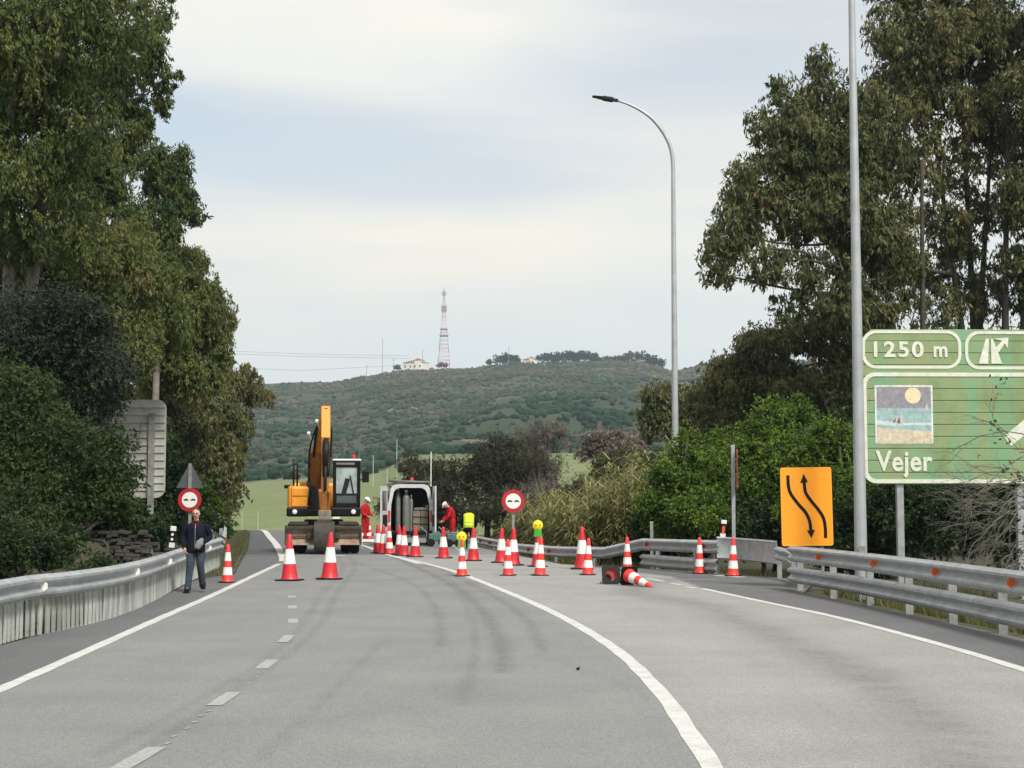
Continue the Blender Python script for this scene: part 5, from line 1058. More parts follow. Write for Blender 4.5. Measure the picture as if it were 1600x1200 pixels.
    for c3 in ((-.52, -1.2, 3.98), (-.25, -1.8, 4.36)): lp = MB(); lp.lathe([(.05, 0), (.06, .05), (.02, .07)], 12, M=Rx, c=c3); lp.tube([(c3[0], c3[1] + .02, c3[2]), (c3[0] + .12, c3[1] + .1, c3[2] - .3)], .015, 5); lp.build('work_light', M['reflwhite'], root, smooth=True)
    lk = MB()
    for x in (-.11, .19): lk.tube([(x - .055, -2.60, 2.03), (x + .055, -2.60, 2.03)], .085, 12); lk.beam((x, -2.60, 2.0), (x * .8 + .01, -2.45, 1.45), .07, .16)
    lk.beam((.04, -2.52, 2.0), (.04, -2.42, 1.42), .22, .14); lk.build('bucket_linkage', M['yellow_shaded'], root, bevel=.015)
    bx('coupler', 'crate', [((.04, -2.45, 1.33), (.42, .3, .20)), ((.04, -2.45, 1.18), (.34, .3, .14))], .03)
    bk = MB(); n = 10; pr = []
    for i in range(n): a = math.radians(-70 + 190 * i / (n - 1)); pr.append((-2.42 - .34 * math.cos(a), .58 - .52 * math.sin(a)))
    for yy_, zz_ in pr: pass
    vs = [(x, y, z) for x in (-.30, .36) for (y, z) in pr] + [(x, y * .94 - .145, z * .94 + .035) for x in (-.27, .33) for (y, z) in pr]
    K = n; fs = []
    for i in range(K - 1): fs += [(i, i + 1, K + i + 1, K + i), (2 * K + i, 3 * K + i, 3 * K + i + 1, 2 * K + i + 1)]
    fs += [tuple(range(K)), tuple(range(2 * K - 1, K - 1, -1))]; bk.add(vs, fs); bk.box((.03, -2.42, 1.02), (.50, .34, .22))
    bk.build('bucket', M['mud'], root, smooth=True, bevel=.012)
    bx('bucket_teeth', 'dark', [((x, -2.34, .04), (.08, .12, .09)) for x in (-.24, -.06, .12, .30)], .01)
excavator()
# ------------------------------------------------------------------ van with its back doors open
def van():
    D = 61.0; s_ = D / F; xc = X(641, D); root = empty('van', (xc, D, 0), math.radians(3), 'white van with both rear doors open and gas cylinders inside', 'van')
    hw = .88; body = MB(); L_ = 4.6; z0, z1 = .42, 2.38
    sec = lambda k=1.0: [(-hw, z0), (-hw, 1.25), (-hw * .97, 1.6), (-hw * .86, 2.2), (-hw * .78, 2.33), (-hw * .6, z1), (hw * .6, z1), (hw * .78, 2.33), (hw * .86, 2.2), (hw * .97, 1.6), (hw, 1.25), (hw, z0)]
    inn = [(-hw + .13, z0 + .12), (-hw + .13, 1.25), (-hw * .97 + .12, 1.6), (-hw * .86 + .12, 2.08), (-hw * .78 + .13, 2.18), (-hw * .6 + .1, 2.24), (hw * .6 - .1, 2.24), (hw * .78 - .13, 2.18), (hw * .86 - .12, 2.08), (hw * .97 - .12, 1.6), (hw - .13, 1.25), (hw - .13, z0 + .12)]
    o_ = sec(); n = len(o_)
    rows = [[(x, 0, z) for x, z in o_], [(x, 3.2, z) for x, z in o_], [(x * .97, 3.6, min(z, 1.25 + (z - 1.25) * .85)) for x, z in o_], [(x * .94, 4.2, min(z, 1.15)) for x, z in o_], [(x * .86, 4.75, min(z, .95)) for x, z in o_]]
    vs = sum(rows, []); fs = [(r * n + i, r * n + i + 1, (r + 1) * n + i + 1, (r + 1) * n + i) for r in range(len(rows) - 1) for i in range(n - 1)] + [(r * n + n - 1, r * n, (r + 1) * n, (r + 1) * n + n - 1) for r in range(len(rows) - 1)] + [tuple((len(rows) - 1) * n + i for i in range(n))]
    b = len(vs); vs += [(x, 0, z) for x, z in inn]; fs += [(i, i + 1, b + i + 1, b + i) for i in range(n - 1)] + [(n - 1, 0, b, b + n - 1)]
    body.add(vs, fs); body.build('body', M['vanwhite'], root, smooth=True)
    it = MB(); vs = [(x, .0, z) for x, z in inn] + [(x, 2.9, z) for x, z in inn]; it.add(vs, [(i, i + 1, n + i + 1, n + i) for i in range(n - 1)] + [(n - 1, 0, n, 2 * n - 1)] + [tuple(range(n, 2 * n))]); it.build('cargo_lining', M['dark'], root)
    bp = MB(); bp.box((0, -.06, .50), (1.74, .16, .16)); bp.build('rear_bumper', M['black'], root, bevel=.03)
    for x in (-.72, .72):
        for y in (.75, 3.75):
            w_ = MB(); My = Matrix.Rotation(math.radians(90), 3, 'Y'); w_.lathe([(.2, -.11), (.30, -.11), (.335, -.08), (.335, .08), (.30, .11), (.2, .11)], 28, M=My, c=(x, y, .335)); wo = w_.build('wheel', M['rubber'], root, smooth=True)
            r_ = MB(); r_.lathe([(.195, -.09), (.195, .09)], 20, M=My, c=(x, y, .335)); r_.build('rim', M['galv_old'], wo)
    for sd_, ang in ((-1, 106), (1, 97)):
        d = MB(); dp = [(0, .55), (0, 1.25), (.05, 1.7), (.13, 2.18), (.22, 2.30), (.84, 2.30), (.84, .55)]; hole = [(.10, 1.35), (.13, 1.7), (.2, 2.1), (.74, 2.1), (.74, 1.35)]
        a = math.radians(ang); base = Vector((sd_ * hw, -.02, 0))
        # door frame built as panels round the window
        T = Matrix.Translation(base) @ Matrix.Rotation((math.pi - a) if sd_ < 0 else a, 4, 'Z')
        def tr(pl, y0, y1): return d.prism(pl if sd_ < 0 else pl, y0, y1, M=T @ Matrix.Scale(-1 if True else 1, 4, (1, 0, 0)))
        for pl in ([(0, .55), (0, 1.25), (.01, 1.35), (.84, 1.35), (.84, .55)], [(.01, 1.35), (.05, 1.7), (.13, 2.18), (.20, 2.12), (.13, 1.7), (.10, 1.35)], [(.13, 2.18), (.22, 2.30), (.84, 2.30), (.84, 2.10), (.20, 2.12)], [(.74, 1.35), (.74, 2.1), (.84, 2.1), (.84, 1.35)]): tr(pl, -.03, .03)
        do = d.build('rear_door', M['vanwhite'], root, bevel=.008)
        g_ = MB(); g_.prism([(.10, 1.35), (.13, 1.7), (.2, 2.12), (.74, 2.1), (.74, 1.35)], -.01, .01, M=T @ Matrix.Scale(-1, 4, (1, 0, 0))); g_.build('door_window', M['glassd'], do)
        g_ = MB(); g_.prism(rrect(.12, .75, .7, 1.2, .05), -.042 if sd_ < 0 else .03, -.03 if sd_ < 0 else .042, M=T @ Matrix.Scale(-1, 4, (1, 0, 0))); g_.build('door_trim', M['dark'], do)
    for x in (-.82, .82):
        tl = MB(); tl.box((x, -.02, 1.15), (.09, .05, .42)); tl.build('tail_light', M['redlens'], root, bevel=.01)
    rk = MB(); rk.tube([(-.86, .25, 2.52), (.80, .25, 2.46)], .035, 8); rk.tube([(-.86, 2.4, 2.52), (.80, 2.4, 2.5)], .035, 8)
    for x in (-.8, .74): rk.tube([(x, .25, 2.3), (x, .25, 2.5)], .02, 6)
    rk.build('roof_rack', M['gasgrey'], root, smooth='all')
    bn = MB(); bn.lathe([(.08, 0), (.08, .1), (.05, .14)], 14, c=(.05, .7, 2.5)); bn.build('beacon', M['redlens'], root, smooth=True)
    an = MB(); an.tube([(.80, .5, 2.3), (.80, .5, 3.65)], .022, 6); an.build('antenna', M['white'], root)
    B = root.location
    for k, (x, h, r_, lb) in enumerate(((-.50, 1.55, .10, 'leftmost slim steel gas cylinder standing in the van'), (-.18, 1.48, .145, 'thick grey gas cylinder standing in the middle of the van opening'), (.02, 1.30, .07, 'thin white capped gas cylinder beside the thick one in the van'))):
        g_ = MB(); g_.lathe([(r_, 0), (r_, h * .86), (r_ * .85, h * .93), (r_ * .4, h * .98), (r_ * .35, h * 1.05)], 20); r2 = empty('gas_cylinder', (B.x + x, B.y + .35, .56), 0, lb, 'gas cylinder', 'gas cylinders in the van'); g_.build('cylinder_body', M['gasgrey'], r2, smooth=True)
        g_ = MB(); g_.lathe([(r_ * .42, 0), (r_ * .42, .07)], 10, c=(0, 0, h * 1.03)); g_.build('valve_cap', M['white'], r2)
    for k in range(6):
        x = .24 + .30 * (k % 2); z = .56 + .27 * (k // 2); g_ = MB()
        for e in (-1, 1): g_.box((0, e * .17, .13), (.27, .02, .24)); g_.box((e * .13, 0, .13), (.02, .34, .24))
        g_.box((0, 0, .02), (.27, .34, .02)); g_.box((0, -.185, .22), (.26, .012, .03)); g_.box((0, -.185, .04), (.26, .012, .03)); o = g_.build('crate', M['crate'], None, bevel=.006, loc=(B.x + x, B.y + .4, z))
        tag(o, '%s tan crate of the %s stack inside the van' % (('bottom', 'middle', 'top')[k // 2], ('left', 'right')[k % 2]), 'crate', 'crates stacked in the van')
    g_ = MB(); g_.prism([(-.32, 0), (.32, 0), (.3, .06), (.05, .10), (-.3, .09)], -.25, .25); g_.box((.2, 0, .14), (.16, .3, .1)); o = g_.build('tool_case', M['gasgrey'], None, bevel=.01, loc=(B.x + .45, B.y + .45, 1.38)); tag(o, 'pale flat tool case lying on the crates in the van', 'case')
van()
# ------------------------------------------------------------------ people
M['yellstripe'] = mat('vest_stripe', (.45, .60, .10), .5, 0, .1, 10)
def skin(nm, joints, edges, rad, m_, parent=None, sub=2, root='pelvis'):
    keys = list(joints); me = bpy.data.meshes.new(nm); me.from_pydata([joints[k] for k in keys], [(keys.index(a), keys.index(b)) for a, b in edges], [])
    o = bpy.data.objects.new(nm, me); COL.objects.link(o); sk = o.modifiers.new('skin', 'SKIN'); sk.use_smooth_shade = True
    for i, k in enumerate(keys):
        v = me.skin_vertices[0].data[i]; r = rad[k]; v.radius = r if hasattr(r, '__len__') else (r, r); v.use_root = (k == root)
    ss = o.modifiers.new('subd', 'SUBSURF'); ss.levels = ss.render_levels = sub
    dg = bpy.context.evaluated_depsgraph_get(); me2 = bpy.data.meshes.new_from_object(o.evaluated_get(dg)); bpy.data.objects.remove(o)
    me2.name = nm; return link_mesh(nm, me2, m_, parent)
def merge_into(o, mbs, mats):
    "add the extra pieces (head features, fingers) to the one body mesh"
    bm = bmesh.new(); bm.from_mesh(o.data); base = len(o.data.materials)
    for mb, mm in zip(mbs, mats):
        if mm.name not in [q.name for q in o.data.materials if q]: o.data.materials.append(mm)
        idx = [q.name for q in o.data.materials].index(mm.name); vs = [bm.verts.new(v) for v in mb.v]
        for f in mb.f:
            try: fc = bm.faces.new([vs[i] for i in f]); fc.material_index = idx; fc.smooth = True
            except Exception: pass
    bm.normal_update(); bm.to_mesh(o.data); bm.free()
def ball(mb, c, r, R=None, n=14, shape=None):
    prof = [(math.sin(math.pi * i / 10), -math.cos(math.pi * i / 10)) for i in range(11)]; vs = []
    for a, z in prof:
        for j in range(n):
            t_ = 2 * math.pi * j / n; q = Vector((a * math.cos(t_) * r[0], a * math.sin(t_) * r[1], z * r[2]))
            if shape: q = shape(q)
            vs.append((R @ q if R is not None else q) + Vector(c))
    mb.add(vs, [(i * n + j, i * n + (j + 1) % n, (i + 1) * n + (j + 1) % n, (i + 1) * n + j) for i in range(10) for j in range(n)])
def person(label, loc, rz, H, J, cloth, head_dir=(0, -1, 0), hat=None, hair=True, vest=None, collar=None, group=None, hold=None, glasses=False):
    "J: joints for a 1.75 m figure that faces -Y"
    root_e = H / 1.75; Jn = {k: Vector(v) for k, v in J.items()}
    edges = [('pelvis', 'belly'), ('belly', 'chest'), ('chest', 'neck0'), ('neck0', 'neck1'), ('neck1', 'skull')]
    for s in 'lr': edges += [('chest', 'sh_' + s), ('sh_' + s, 'el_' + s), ('el_' + s, 'wr_' + s), ('wr_' + s, 'palm_' + s), ('pelvis', 'hip_' + s), ('hip_' + s, 'kn_' + s), ('kn_' + s, 'an_' + s), ('an_' + s, 'toe_' + s)]
    rad = {'pelvis': (.15, .115), 'belly': (.135, .10), 'chest': (.115, .085), 'neck0': .055, 'neck1': .052, 'skull': (.07, .085)}
    for s in 'lr': rad.update({'sh_' + s: .048, 'el_' + s: .042, 'wr_' + s: .028, 'palm_' + s: .036, 'hip_' + s: .088, 'kn_' + s: .058, 'an_' + s: .042, 'toe_' + s: .035})
    body = skin('person', Jn, edges, rad, M['skin']); body.location = loc; body.rotation_euler = (0, 0, rz); body.scale = (root_e,) * 3; tag(body, label, 'person', group)
    hd = Vector(head_dir).normalized(); upv = (Jn['skull'] - Jn['neck1']).normalized(); side = hd.cross(upv).normalized(); hd = upv.cross(side).normalized(); R = Matrix((side, -hd, upv)).transposed(); hc = Jn['skull'] + upv * .015 + hd * .012
    def shp(q):
        k = 1 - .28 * max(0, -q.z / .118) ** 1.3; return Vector((q.x * k, q.y * (1 - .1 * max(0, -q.z / .118)) - (.010 if q.y < 0 and q.z < -.05 else 0), q.z))
    h = MB(); ball(h, hc, (.080, .098, .122), R, 20, shp); T = lambda x, y, z: hc + R @ Vector((x, y, z))
    nose = MB(); nose.add([T(-.010, -.090, .015), T(.010, -.090, .015), T(.018, -.092, -.030), T(-.018, -.092, -.030), T(0, -.122, -.024), T(0, -.100, .02)], [(0, 5, 4, 3), (5, 1, 2, 4), (3, 4, 2), (0, 1, 5)])
    for e in (-1, 1): ball(nose, T(e * .076, .005, -.005), (.010, .018, .030), R, 8)
    eye = MB()
    for e in (-1, 1): ball(eye, T(e * .030, -.083, .012), (.014, .010, .009), R, 8)
    mth = MB(); ball(mth, T(0, -.086, -.055), (.024, .012, .007), R, 8)
    brow = MB()
    for e in (-1, 1): ball(brow, T(e * .030, -.088, .032), (.020, .008, .005), R, 8)
    must = MB(); ball(must, T(0, -.094, -.042), (.028, .010, .007), R, 8)
    fing = MB()
    for s in 'lr':
        w0, p0 = Jn['wr_' + s], Jn['palm_' + s]; d = (p0 - w0).normalized(); ax = d.cross(Vector((0, 1, 0)) if abs(d.y) < .8 else Vector((1, 0, 0))).normalized(); fw = ax.cross(d)
        for i, (o_, ln) in enumerate(((-.030, .062), (-.010, .075), (.010, .070), (.028, .055))):
            a = p0 + fw * o_ + d * .015; fing.tube([a, a + d * ln * .5 + ax * .012, a + d * ln * .9 + ax * .035], [.0095, .0088, .007], 6)
        a = w0.lerp(p0, .5) + fw * -.03; fing.tube([a, a - fw * .028 + d * .03, a - fw * .03 + d * .06], [.012, .010, .008], 6)
    merge_into(body, [h, nose, fing, eye, mth, brow, must], [M['skin'], M['skin'], M['skin'], M['black'], M['lip'], M['hair'], M['hair'] if glasses else M['skin']])
    # clothes
    fat = cloth.get('fat', 0.0); rz_ = random.Random(len(label)); wob = lambda v, k=.006: v + Vector((rz_.uniform(-k, k), rz_.uniform(-k, k), rz_.uniform(-k, k)))
    def loft(mb, rings, n=20):
        vs = []; m_ = len(rings)
        for i, (c, rx, ry) in enumerate(rings):
            c = Vector(c); ax = (Vector(rings[min(i + 1, m_ - 1)][0]) - Vector(rings[max(i - 1, 0)][0])).normalized(); sd = Vector((1, 0, 0)); fr = ax.cross(sd).normalized()
            for j in range(n):
                t_ = 2 * math.pi * j / n; ct, st = math.cos(t_), math.sin(t_); e_ = .82; vs.append(wob(c + sd * rx * math.copysign(abs(ct) ** e_, ct) + fr * ry * math.copysign(abs(st) ** e_, st), .005))
        mb.add(vs, [(i * n + j, i * n + (j + 1) % n, (i + 1) * n + (j + 1) % n, (i + 1) * n + j) for i in range(m_ - 1) for j in range(n)] + [tuple(range(n - 1, -1, -1)), tuple((m_ - 1) * n + j for j in range(n))])
    dn = (Jn['pelvis'] - Jn['belly']).normalized(); shc = (Jn['sh_l'] + Jn['sh_r']) / 2; q_ = MB(); shw = abs(Jn['sh_l'].x)
    overall = cloth['leg_name'] == 'overall_leg'; hemk = -.02 if overall else .12
    rings = [(Jn['pelvis'] + dn * hemk, .165 + fat, .125 + fat), (Jn['pelvis'] + dn * (hemk - .06), .172 + fat, .132 + fat), (Jn['pelvis'], .165 + fat, .13 + fat), (Jn['belly'], .155 + fat, .12 + fat), (Jn['belly'].lerp(Jn['chest'], .55), .17 + fat, .13 + fat), (Jn['chest'], .185 + fat, .135 + fat), (shc, .20 + fat * .6, .105 + fat * .6), (shc.lerp(Jn['neck0'], .35), .175, .105), (shc.lerp(Jn['neck0'], .75), .115, .092), (Jn['neck0'] + upv * .02, .078, .074), (Jn['neck0'].lerp(Jn['neck1'], .6), .066, .066)]
    if overall: rings = rings[1:]
    loft(q_, rings)
    for s in 'lr':
        sh_, el_, wr_ = Jn['sh_' + s], Jn['el_' + s], Jn['wr_' + s]; ball(q_, sh_ + Vector((0, 0, -.022)), (.068 + fat * .25,) * 3, None, 14)
        pts_ = [sh_ + Vector((0, 0, -.02)), sh_.lerp(el_, .3), sh_.lerp(el_, .6), sh_.lerp(el_, .92), el_.lerp(wr_, .12), el_.lerp(wr_, .45), el_.lerp(wr_, .75), wr_]; f2 = fat * .3
        q_.tube([wob(p_, .004) for p_ in pts_], [.070 + f2, .068 + f2, .062 + f2, .060 + f2, .058 + f2, .052 + f2, .048 + f2, .044 + f2], 14)
    q_.build(cloth['top_name'], cloth['top'], body, smooth='all')
    for s in 'lr':
        hp = Jn['hip_' + s]; up_ = (Jn['belly'] - Jn['pelvis']).normalized() * .12; kn_, an_ = Jn['kn_' + s], Jn['an_' + s]; q_ = MB(); tp_ = hp + up_; tp_.x = hp.x * .8
        q_.tube([wob(p_, .004) for p_ in (tp_, hp, hp.lerp(kn_, .25), hp.lerp(kn_, .6), hp.lerp(kn_, .92), kn_.lerp(an_, .15), kn_.lerp(an_, .4), kn_.lerp(an_, .75), an_.lerp(kn_, .05), an_ + Vector((0, 0, -.035)))], [.095, .112, .105, .088, .080, .076, .074, .068, .072, .070], 16)
        q_.build(cloth['leg_name'], cloth['leg'], body, smooth='all')
    for s in 'lr':
        a, t_ = Jn['an_' + s], Jn['toe_' + s]; sh = MB(); d = (t_ - a); d.z = 0; d.normalize(); ctr = a.lerp(t_, .45); z0_ = min(t_.z, a.z - .06) - .03
        R2 = Matrix.Rotation(math.atan2(d.y, d.x) + math.pi / 2, 3, 'Z'); ball(sh, (ctr.x, ctr.y, t_.z + .012), (.048, .150, .050), R2, 12); sh.box((ctr.x, ctr.y, t_.z - .028), (.085, .28, .022), R2); sh.build('shoe', M['black'], body, smooth='all')
    if hair:
        hr = MB(); ball(hr, hc + upv * .018 - hd * .012, (.083, .100, .112), R, 18, lambda q: Vector((q.x, q.y if q.y > -.02 or q.z > .045 else q.y * .55 + .0, max(q.z, -.045)))); hr.build('hair', M['hair'], body, smooth='all')
    if hat:
        ht = MB(); ball(ht, hc + upv * .055, (.105, .125, .088), R, 18, lambda q: Vector((q.x, q.y, max(q.z, -.012)))); ht.build('helmet', hat, body, smooth='all')
        br = MB(); br.add([T(-.09, -.07, .048), T(.09, -.07, .048), T(.055, -.165, .040), T(-.055, -.165, .040), T(-.09, -.07, .058), T(.09, -.07, .058), T(.055, -.165, .048), T(-.055, -.165, .048)], [(0, 1, 2, 3), (7, 6, 5, 4), (0, 4, 5, 1), (1, 5, 6, 2), (2, 6, 7, 3), (3, 7, 4, 0)]); br.build('helmet_brim', hat, body)
    if glasses:
        gl_ = MB()
        for e in (-1, 1): ball(gl_, T(e * .031, -.094, .010), (.021, .007, .013), R, 10)
        gl_.box(T(0, -.098, .012), (.02, .006, .006), R); gl_.build('glasses', M['black'], body, smooth='all')
    if vest:
        q_ = MB(); lb = lambda k: Jn['pelvis'].lerp(Jn['belly'], k); loft(q_, [(lb(-.25), .205, .17), (lb(.4), .20, .165), (Jn['belly'], .195, .16), (Jn['belly'].lerp(Jn['chest'], .55), .20, .165), (Jn['chest'], .21, .17), (shc, .215, .13), (shc.lerp(Jn['neck0'], .5), .16, .10)]); vo_ = q_.build('vest', vest, body, smooth='all')
        for k in (.15, .75): q_ = MB(); c_ = lb(k); d_ = (Jn['belly'] - Jn['pelvis']).normalized(); loft(q_, [(c_, .207, .172), (c_ + d_ * .045, .206, .171)]); q_.build('reflective_stripe', M['yellstripe'], vo_, smooth='all')
    if collar:
        zp = MB(); zc = [Jn['neck0'] + Vector((0, -.10, -.04)), Jn['chest'] + Vector((0, -.172, 0)), Jn['belly'] + Vector((0, -.158, 0)), Jn['pelvis'] + Vector((0, -.168, -.05))]; zp.tube(zc, .006, 6); zp.build('zip', M['galv_old'], body)
        for e_ in (-1, 1): fl = MB(); a_ = Jn['neck0']; fl.add([a_ + Vector((e_ * .02, -.105, -.06)), a_ + Vector((e_ * .09, -.085, -.02)), a_ + Vector((e_ * .085, -.02, .035)), a_ + Vector((e_ * .05, -.085, .03)), a_ + Vector((e_ * .03, -.09, -.05)), a_ + Vector((e_ * .08, -.06, -.01))], [(0, 1, 2, 3), (3, 2, 5, 4), (0, 3, 4), (1, 5, 2), (0, 4, 5, 1)]); fl.build('collar_flap', collar, body)
        q = Jn['neck0']; cl = MB(); cl.tube([q + upv * -.06, q + upv * .0, q + upv * .035], [.115, .082, .074], 16, caps=False); cl.build('collar', collar, body, smooth='all')
    if hold: hold(body, Jn)
    return body
base = {'pelvis': (0, 0, .96), 'belly': (0, .0, 1.12), 'chest': (0, .01, 1.34), 'neck0': (0, .01, 1.48), 'neck1': (0, -.005, 1.55), 'skull': (0, -.02, 1.645),
        'sh_l': (.19, .01, 1.41), 'sh_r': (-.19, .01, 1.41), 'el_l': (.25, .02, 1.13), 'el_r': (-.25, .02, 1.13), 'wr_l': (.26, -.06, .89), 'wr_r': (-.26, -.06, .89), 'palm_l': (.26, -.09, .82), 'palm_r': (-.26, -.09, .82),
        'hip_l': (.095, 0, .90), 'hip_r': (-.095, 0, .90), 'kn_l': (.10, -.02, .50), 'kn_r': (-.10, -.02, .50), 'an_l': (.11, .02, .10), 'an_r': (-.11, .02, .10), 'toe_l': (.13, -.13, .045), 'toe_r': (-.13, -.13, .045)}
def J_(**k): d = dict(base); d.update(k); return d
# walking man
p = G(305, 925.5); hm = (925.5 - 797) / (F / p.y)
def grey(body, Jn):
    q = Jn['palm_l']; g_ = MB(); ball(g_, q + Vector((-.02, -.05, .02)), (.075, .05, .13), Matrix.Rotation(.5, 3, 'Y'), 10, lambda v: v * (1 + .12 * math.sin(v.z * 60))); g_.build('grey_cloth', M['greybag'], body, smooth='all')
man = person('man in a dark jacket and jeans walking along the left rail, holding something grey', p, math.radians(4), hm,
       J_(kn_r=(-.10, -.13, .50), an_r=(-.13, -.20, .10), toe_r=(-.15, -.36, .045), kn_l=(.105, .0, .51), an_l=(.13, .20, .15), toe_l=(.16, .07, .10), el_l=(.29, .06, 1.16), wr_l=(.16, -.16, 1.04), palm_l=(.10, -.20, 1.01), el_r=(-.28, .06, 1.15), wr_r=(-.22, -.10, .93), palm_r=(-.20, -.14, .87),
          sh_l=(.205, .01, 1.40), sh_r=(-.205, .01, 1.40)),
       {'top_name': 'jacket', 'fat': .028, 'top': M['navy'], 'leg_name': 'trouser_leg', 'leg': M['jeans']}, head_dir=(-.05, -1, -.05), collar=M['maroon'], glasses=True, hold=None)
grey(man, {k: Vector(v) for k, v in dict(base, palm_l=(.12, -.20, 1.0)).items()})
# workers in red
D = 66; p = Vector((X(571, D), D, 0)); hm = (D / F) * (849 - 780)
person('worker in red overalls and white helmet standing beside the excavator', p, math.radians(60), hm,
       J_(el_l=(.24, -.02, 1.14), wr_l=(.17, -.26, 1.05), palm_l=(.15, -.34, 1.04), el_r=(-.24, -.02, 1.14), wr_r=(-.19, -.24, 1.02), palm_r=(-.18, -.31, 1.0), skull=(0, -.045, 1.64)),
       {'top_name': 'overall_top', 'top': M['redcloth'], 'leg_name': 'overall_leg', 'leg': M['redcloth']}, head_dir=(0, -1, -.35), hat=M['white'], hair=False, group='workers in red overalls')
D = 63; p = Vector((X(707, D), D, 0)); hm = (D / F) * (852 - 784)
person('stooping worker in red overalls and white helmet right of the van', p, math.radians(-75), hm,
       J_(belly=(0, -.01, 1.12), chest=(0, -.06, 1.33), neck0=(0, -.13, 1.46), neck1=(0, -.18, 1.51), skull=(0, -.26, 1.57), sh_l=(.19, -.09, 1.40), sh_r=(-.19, -.09, 1.40), el_l=(.24, -.22, 1.10), el_r=(-.24, -.22, 1.10), wr_l=(.18, -.38, .94), wr_r=(-.18, -.38, .94), palm_l=(.16, -.44, .90), palm_r=(-.16, -.44, .90)),
       {'top_name': 'overall_top', 'top': M['redcloth'], 'leg_name': 'overall_leg', 'leg': M['redcloth']}, head_dir=(0, -1, -1.2), hat=M['white'], hair=False, group='workers in red overalls')
D = 57; p = Vector((X(732.5, D), D, 0)); hm = 1.68
person('person in a yellow vest bending forward with their back to the camera', p, math.radians(180), hm,
       J_(pelvis=(0, .10, .80), belly=(0, .03, .97), chest=(0, -.12, 1.19), neck0=(0, -.27, 1.32), neck1=(0, -.36, 1.32), skull=(0, -.46, 1.25), sh_l=(.19, -.14, 1.24), sh_r=(-.19, -.14, 1.24), el_l=(.28, -.20, .98), el_r=(-.28, -.20, .98), wr_l=(.22, -.38, .80), wr_r=(-.22, -.38, .80), palm_l=(.2, -.43, .73), palm_r=(-.2, -.43, .73), hip_l=(.095, .09, .76), hip_r=(-.095, .09, .76), kn_l=(.12, -.10, .44), kn_r=(-.12, -.10, .44)),
       {'top_name': 'dark_sweater', 'top': M['navy'], 'leg_name': 'trousers', 'leg': M['navy']}, head_dir=(0, -.5, -1), vest=M['hivis'], hair=True)
# person glimpsed inside the van
D = 63; p = Vector((X(662, D), D, .56)); person('dark figure leaning inside the open van beside the cylinders', p, math.radians(80), 1.45,
       J_(belly=(0, -.05, 1.12), chest=(0, -.18, 1.29), neck0=(0, -.28, 1.38), neck1=(0, -.33, 1.41), skull=(0, -.40, 1.45), sh_l=(.19, -.2, 1.34), sh_r=(-.19, -.2, 1.34), el_l=(.24, -.26, 1.08), el_r=(-.24, -.26, 1.08), wr_l=(.18, -.42, .96), wr_r=(-.18, -.42, .96), palm_l=(.16, -.49, .93), palm_r=(-.16, -.49, .93)),
       {'top_name': 'overall_top', 'top': M['maroon'], 'leg_name': 'overall_leg', 'leg': M['maroon']}, head_dir=(0, -1, -.8))
# works clutter near the people
M['teal'] = mat('teal_machine', (.06, .16, .14), .5, 0, .2, 8, dirt=.3)
def cart(px, D, label, w_=.7):
    root = empty('hand_cart', (X(px, D), D, 0), .2, label, 'cart'); q = MB(); q.tube([(-w_ / 2, 0, .55), (-w_ / 2, 0, .2), (w_ / 2, 0, .2), (w_ / 2, 0, .55)], .02, 6); q.tube([(-w_ / 2, 0, .55), (-w_ / 2 - .25, 0, .75)], .02, 6); q.build('frame', M['galv_old'], root)
    q = MB(); q.box((0, 0, .36), (w_ * .8, .35, .26)); q.box((0, 0, .52), (w_ * .4, .25, .08)); q.build('motor_box', M['teal'], root, bevel=.02)
    for e in (-1, 1): q = MB(); q.lathe([(.13, -.03), (.15, -.02), (.15, .02), (.13, .03)], 16, M=Rx, c=(e * w_ * .3, -.2, .15)); q.build('wheel', M['rubber'], root)
cart(681, 60, 'small teal machine on a wheeled frame right of the van'); cart(708, 59.5, 'small teal machine on a wheeled frame at the feet of the stooping worker', .6)
def barrier(px, D, label, w_=1.0):
    root = empty('works_barrier', (X(px, D), D, 0), .1, label, 'barrier', 'low works barriers by the red worker'); q = MB()
    for e in (-1, 1): q = MB(); q.tube([(e * w_ / 2, -.15, 0), (e * w_ / 2, 0, .55), (e * w_ / 2, .15, 0)], .02, 6); q.build('trestle', M['galv'], root)
    for z, mm in ((.50, 'reflwhite'), (.28, 'reflwhite')): q = MB(); q.box((0, -.03, z), (w_ * 1.1, .025, .10)); q.build('plank', M[mm], root)
    for k in range(3): q = MB(); q.box((-w_ * .35 + k * w_ * .35, -.045, .50), (w_ * .15, .01, .10)); q.build('red_stripe', M['signred'], root)
barrier(583, 58, 'low red and white barrier at the feet of the worker by the excavator', .8)
